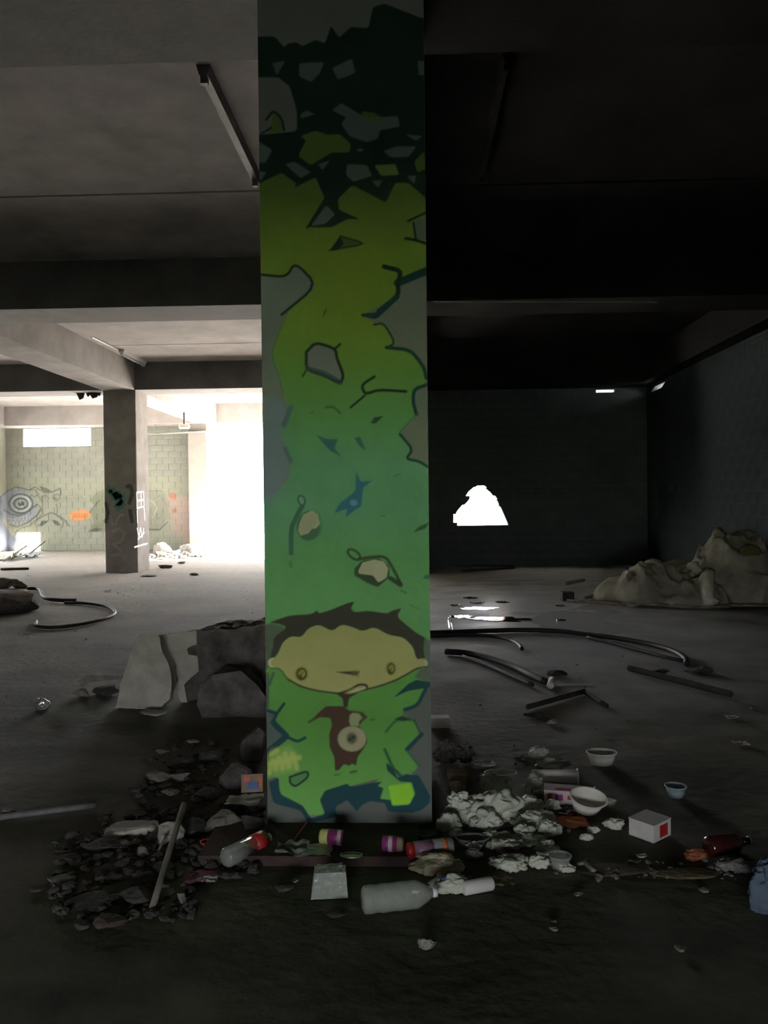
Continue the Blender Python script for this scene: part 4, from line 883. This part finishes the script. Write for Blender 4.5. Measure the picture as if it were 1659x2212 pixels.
Cyl((975, 1368), (970, 1340), .03, 'upended pale bottle just right of the painted pillar, near the hoses', 'bottle', 'bottle', [('body', M_CLEAR, [(0, .8), (.1, 1), (.7, 1), (.9, .4)]), ('cap', M_TUBE, [(.9, .42), (1, .42)])])
Hose([(905,1372),(960,1371),(1040,1368),(1120,1366),(1200,1368),(1270,1376),(1340,1385),(1400,1396),(1450,1410),(1478,1426),(1484,1440)], .026, M_HOSE, 'long black hose curving across the right-hand floor')
Hose([(930,1378),(1000,1376),(1060,1378),(1100,1386),(1120,1396),(1128,1406)], .02, M_HOSE, 'shorter hose bending below the long black hose')
Hose([(1268,1380),(1320,1392),(1380,1408),(1440,1424),(1478,1432)], .018, M_HOSE, 'thin hose lying just below the right part of the long hose')
Hose([(962,1414),(1010,1418),(1060,1430),(1110,1448),(1150,1468),(1178,1480)], .03, M_HOSE, 'thick dark hose ending by the small white bottle')
Hose([(1000,1422),(1050,1440),(1100,1462),(1150,1484)], .018, M_HOSE, 'dark tube standing for the shadow of the thick hose')  # shadow line of the thick hose, built as a dark tube
Rod((1358, 1450), (1580, 1508), .028, M_DWOOD, 'long dark plank lying diagonally on the right-hand floor', 'plank', 'wood', sq=True)
Rod((1140, 1533), (1262, 1499), .02, M_DWOOD, 'dark stick pointing up to the right on the right-hand floor', 'stick', 'wood'); Rod((1262, 1499), (1310, 1530), .018, M_DWOOD, 'second dark stick crossing the tip of the first', 'stick', 'wood')
Rod((1203, 1479), (1282, 1478), .004, M_TUBE, 'thin white rod beside the small white bottle', 'rod', 'rod')
Cyl((1189, 1490), (1194, 1473), .03, 'small white bottle at the end of the thick dark hose', 'bottle', 'bottle', [('body', M_PAPER, [(0, .8), (.1, 1), (.75, 1), (.85, .4)]), ('cap', M_BAGC, [(.85, .45), (1, .45)])])
Rock((1480, 1432, 1540, 1458), M_ROCKD, 'dark clod above the long dark plank'); Rock((1400, 1442, 1448, 1460), M_ROCKD, 'dark clod above the left end of the long plank')
Rock((1130, 1535, 1180, 1552), M_ROCKD, 'dark clod at the lower end of the first stick'); Rock((1180, 1552, 1206, 1566), M_ROCKL, 'small pale stone below the sticks'); Rock((1180, 1444, 1225, 1462), M_ROCKD, 'dark clod near the thick hose end')
Sheet((1568, 1540, 1594, 1554), M_PAPER, 'pale scrap on the dim floor near the right edge', 'paper_scrap', 'paper'); Sheet((1584, 1598, 1616, 1612), M_PAPER, 'faint paper scrap below the one near the right edge', 'paper_scrap', 'paper')

# ------------------------------------------------------------------ litter right of the pillar
Carton((926, 1545, 970, 1573), M_PAPER, 'small white carton against the right edge of the painted pillar', rz=.08, dr=.6)
Bag((932, 1594, 1002, 1652), M_RAG, 'dark striped rag bundle right of the painted pillar', 'rag_bundle', 'cloth', .7, amp=.5, fold=6, sub=5)
Bag((990, 1606, 1024, 1650), M_RAG, 'small twisted rag end beside the striped bundle', 'rag', 'cloth', .7, amp=.6, fold=5)
Carton((966, 1662, 1010, 1692), M_CARD, 'grey cardboard box below the striped rag bundle', rz=-.05, dr=.7)
Rod((1104, 1631), (1142, 1629), .008, M_PAPER, 'white strip beside the crumpled pale ball', 'paper_strip', 'paper', sq=True)
Bag((1140, 1612, 1190, 1650), M_BAG, 'crumpled pale ball of plastic at the top of the litter', 'plastic_ball', 'bag', .9, amp=.25)
Sheet((1024, 1640, 1070, 1658), M_PAPER, 'small flat grey card near the top of the litter', 'card', 'paper')
Bag((1154, 1643, 1238, 1670), M_BAG, 'long white crumpled bag below the crumpled ball', amp=.45)
Cyl((1150, 1690), (1250, 1694), .04, 'white paper cup lying on its side below the long white bag', 'cup', 'cup', [('body', M_PAPER, [(0, .62), (.02, .66), (.96, .95), (.97, .9), (.3, .6)]), ('rim', M_TUBE, [(.96, .95), (.98, 1.04), (1, 1.04), (1.0, .9)])])
Bag((1130, 1668, 1176, 1710), M_BAG, 'small crushed white bag at the base of the lying paper cup', amp=.4)
Cup((1268, 1617, 1332, 1658), M_FOAM, 'oval beige foam bowl standing apart right of the litter', 'foam_bowl', 'bowl', dr=.75)
Cup((1048, 1662, 1116, 1690), M_FOAM, 'shallow white foam dish on top of the big white bag', 'foam_dish', 'bowl', dr=.6, z=.05)
Bag((1030, 1668, 1106, 1722), M_BAG, 'pale bag behind the big white bag, under the foam dish', amp=.3)
Bag((980, 1690, 1136, 1800), M_BAG, 'biggest white plastic bag in the litter right of the pillar', amp=.4, fold=2.4, sub=5, dr=.75)
Bag((955, 1706, 1040, 1790), M_BAG, 'white crumpled bag between the pillar and the biggest bag', amp=.45, fold=2.6, sub=5)
Bag((964, 1684, 1010, 1716), M_CARD, 'brown crumpled wrapper next to the pillar edge', 'wrapper', 'wrapper', amp=.4)
Bag((1100, 1745, 1216, 1806), M_BAG, 'torn white bag lower right of the biggest bag', amp=.5, fold=2.2, sub=5)
Carton((1176, 1695, 1256, 1738), M_PINKP, 'pinkish drink carton with red print in the litter', rz=-.18, dr=.5, prints=[(.08, .2, .2, .8, M_RED, 'f'), (.3, .3, .5, .75, M_PURP, 'f'), (.62, .4, .95, .7, M_RED, 'f'), (.3, .1, .7, .4, M_RED, 't')])
Sheet((1232, 1694, 1290, 1722), M_FOIL, 'glinting foil wrapper on the end of the pinkish carton', 'foil_wrapper', 'foil', z=.05)
Cup((1226, 1722, 1304, 1778), M_FOAM, 'white foam bowl tilted open beside the pinkish carton', 'foam_bowl', 'bowl', tilt=(.5, .12, 0), dr=.7)
Bag((1248, 1712, 1266, 1730), M_BLUE, 'small blue wrapper by the tilted foam bowl', 'wrapper', 'wrapper', amp=.3, z=.05)
Bag((1292, 1722, 1334, 1744), M_BAG, 'small white scrap of bag right of the tilted foam bowl', amp=.4)
Bag((1300, 1764, 1350, 1794), M_BAG, 'crumpled white bag left of the white cube box', amp=.35)
Bag((1266, 1782, 1298, 1802), M_PAPER, 'white paper ball, upper of two below the tilted bowl', 'paper_ball', 'paper', amp=.3); Bag((1250, 1798, 1284, 1818), M_PAPER, 'white paper ball, lower of two below the tilted bowl', 'paper_ball', 'paper', amp=.3)
Sheet((1200, 1768, 1268, 1790), M_ORNG, 'orange-brown wrapper below the tilted foam bowl', 'wrapper', 'wrapper'); Sheet((1208, 1752, 1250, 1768), M_BOTD, 'dark red wrapper above the orange-brown one', 'wrapper', 'wrapper')
Carton((1370, 1762, 1438, 1816), M_PAPER, 'white cube box with a red mark, right of the litter', 'cube_box', rz=.72, dr=.9, h=.075, prints=[(.35, .15, .8, .85, M_RED, 'f')])
Cup((1438, 1690, 1482, 1728), M_LBLUE, 'pale blue cup standing alone at the right', dr=1.0)
Bag((1032, 1788, 1110, 1826), M_BAG, 'flattened white bag under the biggest bag', amp=.5); Bag((968, 1786, 1000, 1812), M_BAG, 'small white bag tip beside the spray can', amp=.4)
Bag((1100, 1796, 1182, 1832), M_BAG, 'white torn strip of bag below the torn white bag', amp=.55, fold=4); Bag((1046, 1822, 1140, 1848), M_BAG, 'long thin bag in the lower litter', amp=.5, fold=4)
Bag((1150, 1812, 1210, 1852), M_BAG, 'crumpled bag in the lower right of the litter', amp=.45); Cup((1186, 1838, 1234, 1886), M_CLEAR, 'crushed clear cup at the lower right end of the litter', dr=.9)
Bag((1052, 1852, 1150, 1888), M_BAG, 'long white bag lowest in the litter', amp=.4, fold=3); Bag((1206, 1862, 1246, 1888), M_BAG, 'thin white scrap beyond the crushed clear cup', amp=.5)
Sheet((1088, 1830, 1140, 1850), M_PURP, 'dull purple wrapper in the lower litter', 'wrapper', 'wrapper', z=.01); Bag((1002, 1828, 1046, 1860), M_BAGD, 'dark see-through bag beside the cream bag', amp=.4)
Cup((985, 1800, 1055, 1836), M_BAGD, 'dark oval tray under the white bags', 'tray', 'tray', dr=.6)
Bag((880, 1845, 1006, 1896), M_BAGC, 'cream-coloured bag in front of the spray cans', amp=.3, fold=2.2, sub=5); Bag((922, 1876, 1018, 1938), M_BAG, 'white bag with a blue mark below the cream bag', amp=.35, fold=2.4, sub=5)
Bag((948, 1892, 974, 1914), M_BLUE, 'small blue print patch showing on the white bag under the cream one', 'wrapper', 'wrapper', amp=.2, z=.03)
Cyl((1000, 1934), (1064, 1922), .026, 'rolled white tissue lying below the white bag', 'tissue_roll', 'paper', [('roll', M_PAPER, [(0, .8), (.05, 1), (.95, 1), (1, .85)])])
Sheet((1060, 1890, 1112, 1916), M_CARD, 'brown card with a red corner right of the tissue roll', 'card', 'paper')
Bag((900, 2020, 944, 2056), M_BAGD, 'lone crumpled plastic piece on the near floor', 'plastic_scrap', 'bag', amp=.4)
for b, l in [((940,1750,1000,1800),'white bag corner low against the pillar edge'),((1010,1740,1090,1800),'puffed white bag at the front of the biggest bag'),((1120,1716,1180,1760),'white crumple between the biggest bag and the pinkish carton'),((1160,1770,1216,1812),'white crumple below the torn white bag'),
             ((1108,1776,1160,1812),'soft white fold left of the crumple below the torn bag'),((1176,1724,1214,1752),'little white bag knot under the pinkish carton'),((1004,1812,1044,1836),'small pale bag knot above the dark see-through bag'),((1140,1842,1192,1880),'pale crumple left of the crushed clear cup')]:
    Bag(b, M_BAG, l, amp=.4, fold=2.6, z=.015)
# far right litter
Bag((1476, 1828, 1532, 1864), mat('rusty_orange_film', (.3, .1, .04), .6, .4, 14, .4, 60), 'rusty orange wrapper near the right edge', 'wrapper', 'wrapper', amp=.35)
Cyl((1528, 1852), (1622, 1836), .042, 'dark red glass bottle lying near the right edge', 'bottle', 'bottle', [('body', M_BOTD, [(0, .8), (.04, 1), (.62, 1), (.78, .4)]), ('neck', M_BOTD, [(.78, .4), (.97, .34)]), ('cap', M_METAL, [(.94, .42), (1, .42)])])
Bag((1540, 1808, 1590, 1834), M_BAGD, 'grey film behind the dark red bottle', amp=.4)
Rock((1240, 1862, 1420, 1896), M_DIRT, 'low ridge of earth and straw right of the litter', 'earth_ridge', 'rubble', .35, cuts=3); Rock((1400, 1868, 1560, 1902), M_BRUSH, 'low straw tangle below the rusty orange wrapper', 'straw_tangle', 'straw', .35, cuts=3)
Bag((1540, 1860, 1640, 1892), M_BAGD, 'flat grey rag between the straw tangle and the blue-grey cloth', 'rag', 'cloth', amp=.4)
Bag((1612, 1826, 1760, 1990), M_BLUEF, 'blue-grey cloth bundle cut by the right edge of the frame', 'cloth_bundle', 'cloth', .6, amp=.35, fold=2.4, sub=5)
Rod((1262, 1868), (1284, 1888), .01, M_WOOD, 'short splinter right of the crushed clear cup', 'splinter', 'wood'); Sheet((1376, 1842, 1396, 1856), M_PAPER, 'tiny white scrap below the white cube box', 'paper_scrap', 'paper')
for b, l in (((1190,1986,1204,1998), 'faint pale pebble on the near floor, upper of two'), ((1186,2002,1206,2014), 'faint pale pebble on the near floor, lower of two'), ((1458,2052,1486,2060), 'faint pale flake on the near floor at the right'), ((1240,1928,1262,1938), 'faint grey flake above the pale pebbles'), ((1508,1918,1530,1930), 'faint grey flake left of the blue-grey cloth')): Rock(b, M_ROCK, l, 'pebble', 'stone')

# ------------------------------------------------------------------ at the pillar foot
kz = .04
a = MB(); k0 = fl(428, 1869); k1 = fl(905, 1869); a.box((k0.x, k0.y, -.002), (k1.x, PY0-.006, kz)); tag(a.obj('kerb', M_PLINTH), 'low dark stained kerb in front of the painted pillar foot', 'kerb')
Cyl((742, 1826), (692, 1822), .032, 'purple and yellow spray can at the foot of the painted pillar', 'spray_can', 'can', [('body', M_PURP, [(0, .8), (.03, 1), (.62, 1)]), ('print_band', M_PINKP, [(.05, 1.01), (.22, 1.01)]), ('cap', M_YEL, [(.62, .95), (.64, 1), (.95, .95), (1, .8)])], z=kz)
Cyl((826, 1838), (872, 1840), .032, 'dull purple spray can left of the red-ended one', 'spray_can', 'can', [('body', M_PURP, [(0, .8), (.03, 1), (.7, 1)]), ('print_band', M_PINKP, [(.3, 1.01), (.5, 1.01)]), ('cap', M_CARD, [(.7, .95), (.95, .9), (1, .7)])], z=kz)
Cyl((878, 1856), (978, 1844), .034, 'mauve spray can with a red end right of the pillar foot', 'spray_can', 'can', [('cap', M_RED, [(0, .75), (.03, .95), (.15, .98)], 'red cap'), ('body', mat('mauve_print', (.3, .16, .24), .4, .3, 20, .1, 60, spec=.5), [(.15, 1), (.56, 1)]), ('lower_body', M_BAGD, [(.56, 1), (.97, 1), (1, .8)]), ('print_band', M_ORNG, [(.76, 1.01), (.86, 1.01)])], z=.02)
Cup((900, 1792, 940, 1822), M_BAGD, 'small grey lid leaning at the right corner of the pillar foot', 'lid', 'lid', dr=.9)
Cyl((486, 1876), (582, 1828), .04, 'clear bottle with a red label lying left of the pillar foot', 'bottle', 'bottle', [('body', M_CLEAR, [(0, .75), (.04, 1), (.6, 1)]), ('shoulder', M_CLEAR, [(.85, 1), (.95, .55)]), ('label', M_RED, [(.6, 1.02), (.86, 1.02)], 'red label'), ('cap', M_TUBE, [(.95, .45), (1, .45)])], z=.01)
Cup((434, 1812, 464, 1842), M_RED, 'dark red bottle top left of the clear bottle', 'lid', 'lid', dr=.9)
Sheet((598, 1798, 664, 1852), M_BAGD, 'grey foil triangle with a red edge in front of the pillar', 'foil_wrapper', 'foil', z=kz, curl=.8)
Rod((628, 1848), (664, 1806), .004, M_RED, 'thin red strip along the grey foil triangle', 'strip', 'plastic', kz, kz+.02)
Sheet((640, 1826, 716, 1852), M_CLEAR, 'clear crumpled film under the yellow end of the spray can', 'plastic_film', 'sheet', z=kz)
Cup((736, 1842, 782, 1860), M_FOIL, 'small silver foil dish in front of the pillar', 'foil_dish', 'bowl', dr=.6, z=kz)
def jar():
    p, w, d, h = bb(672, 1866, 752, 1942, dr=.55); r = empty('clear_box', p, label='clear plastic box with a folded lid in front of the pillar', cat='box', rz=.1)
    a = MB()
    for q in ([(-w/2, -d/2, 0), (w/2, -d/2, 0), (w/2*.9, -d/2+.01, h), (-w/2*.8, -d/2+.01, h)], [(-w/2, d/2, 0), (w/2, d/2, 0), (w/2*.9, d/2-.01, h), (-w/2*.8, d/2-.01, h)]): a.prism(q, (0, .002, 0))
    a.prism([(-w/2, -d/2, 0), (-w/2, d/2, 0), (-w/2*.8, d/2, h), (-w/2*.8, -d/2, h)], (.002, 0, 0)); a.prism([(w/2, -d/2, 0), (w/2, d/2, 0), (w/2*.9, d/2, h), (w/2*.9, -d/2, h)], (-.002, 0, 0)); a.box((-w/2, -d/2, 0), (w/2, d/2, .002))
    a.obj('tub', M_CLEAR, r); b = sheet(w*.7, d*.8, .03, 77); b.v = [(x, y, z+h*.9) for x, y, z in b.v]; b.obj('lid', M_CLEAR, r, True)
jar()
Cyl((782, 1974), (944, 1956), .05, 'large clear plastic bottle lying on the near floor', 'bottle', 'bottle', [('body', M_CLEAR, [(0, .7), (.03, .96), (.12, 1), (.2, .93), (.26, 1), (.42, .96), (.5, 1), (.62, .97), (.72, 1), (.86, .6), (.94, .3)]), ('cap', M_TUBE, [(.94, .34), (1, .34)])])
Sheet((404, 1874, 468, 1910), M_PURP, 'purple and white wrapper on the rubble below the red bottle top', 'wrapper', 'wrapper'); Sheet((440, 1886, 470, 1910), M_PAPER, 'white corner of paper beside the purple wrapper', 'paper_scrap', 'paper', z=.012)
Carton((522, 1672, 568, 1714), M_CARD, 'small yellowish packet with red print at the left pillar edge', 'packet', 'packet', rz=.15, dr=.35, z=.08, prints=[(.1, .55, .4, .95, M_RED, 'f'), (.3, .15, .8, .6, M_BLUE, 'f'), (.75, .3, .95, .9, M_ORNG, 'f')], tilt=-.3)
Sheet((492, 1708, 566, 1744), M_BAG, 'crumpled white wrapper below the yellowish packet', 'wrapper', 'wrapper', z=.05)
# ------------------------------------------------------------------ rubble left of the pillar
RB = [((231,1756,352,1818), M_ROCKL, 'pale broad slab, the lightest piece of the left rubble'), ((336,1768,400,1833), M_ROCKL, 'pale knobbly chunk right of the broad pale slab'), ((446,1736,528,1806), M_ROCK, 'upright grey chunk near the pillar in the left rubble'), ((392,1760,452,1812), M_ROCKD, 'dark chunk between the knobbly and the upright chunk'), ((520,1750,574,1812), M_ROCKD, 'black chunk touching the left foot of the pillar'),
      ((203,1848,334,1902), M_ROCKD, 'wide dark slab in the middle of the left rubble'), ((137,1914,254,1974), M_ROCKD, 'large dark block at the front of the left rubble'), ((203,1965,272,2018), mat('brown_rubble', (.11, .08, .07), .95, .5, 12, .9, 50), 'brownish block nearest the viewer in the left rubble'), ((98,1882,164,1920), M_ROCK, 'grey chunk at the left end of the rubble'), ((184,1800,262,1848), M_ROCKD, 'dark chunk left of the wide dark slab'),
      ((296,1822,324,1854), M_ROCK, 'small grey stone above the wide dark slab'), ((253,1905,328,1964), M_ROCKD, 'dark chunk beside the broken stick foot'), ((314,1656,372,1694), M_ROCK, 'flat grey flake high in the left rubble'), ((368,1662,412,1692), M_ROCK, 'narrow grey flake right of the flat one, high in the rubble'), ((346,1698,388,1722), M_ROCK, 'small flat stone under the two high flakes'), ((362,1646,392,1664), M_ROCKD, 'small dark stone above the high flakes'),
      ((336,1614,366,1632), M_ROCK, 'small grey stone uppermost in the left rubble'), ((400,1594,432,1608), M_ROCKL, 'pale sliver below the boulder'), ((474,1636,548,1712), M_MASON, 'rough mottled block at the left pillar edge behind the packet'), ((520,1560,576,1650), M_MASON, 'rough upright block leaning on the pillar below the boulder'), ((420,1690,476,1730), M_ROCKD, 'dark chunk left of the white wrapper'), ((268,1690,318,1716), M_ROCKD, 'dark flat stone left of the small flat stone'),
      ((116,1836,176,1870), M_ROCKD, 'dark chunk far left above the grey end chunk'), ((330,1856,376,1892), M_ROCKD, 'dark stone right of the wide slab, behind the stick'), ((430,1612,482,1650), M_ROCKD, 'dark chunk between the boulder and the mottled block'), ((380,1630,424,1656), M_ROCKD, 'dark chunk left of the one below the boulder'), ((160,1985,196,2010), M_ROCKD, 'small dark stone left of the brownish block'), ((60,1905,104,1930), M_ROCKD, 'outlying dark stone left of the rubble'), ((342,1908,366,1926), M_PAPER, 'white lump at the foot of the broken stick'), ((382,1924,402,1954), M_ROCK, 'small grey lump right of the broken stick'),
      ((590,1900,640,1930), M_ROCKD, 'dark stone left of the clear box'), ((630,1896,646,1908), M_ROCKL, 'tiny pale stone beside the dark one left of the clear box'), ((706,1960,752,1986), M_ROCKD, 'dark flake in front of the clear box'), ((402,1818,440,1848), M_ROCKD, 'dark stone left of the red bottle top')]
for b, m, l in RB: Rock(b, m, l, dr=.75, cuts=10)
Grit('rubble_grit', [(110, 1800, 420, 1990), (300, 1600, 570, 1800), (200, 1760, 560, 1900)], 700, M_ROCKD, .008, .04, 'loose dark grit and crumbs between the chunks left of the pillar', 3)
Grit('rubble_grit', [(240, 1780, 560, 1880), (940, 1600, 1240, 1900), (1240, 1860, 1600, 1900)], 260, M_ROCK, .006, .022, 'paler crumbs around the foot of the pillar and the litter', 4)
Rod((328, 1972), (398, 1822), .013, M_WOOD, 'broken pale stick leaning over the left rubble', 'stick', 'wood', 0, .16); Rod((336, 1856), (360, 1834), .006, M_WOOD, 'thin splinter left of the broken stick', 'splinter', 'wood', 0, .06)
Rod((-30, 1776), (207, 1746), .016, mat('grey_pipe', (.2, .2, .19), .6, .4, 20, .2, 60), 'straight grey pipe lying at the left edge of the floor', 'pipe', 'pipe')
Rock((0, 1738, 34, 1768), M_ROCK, 'small stone behind the straight grey pipe at the left edge')
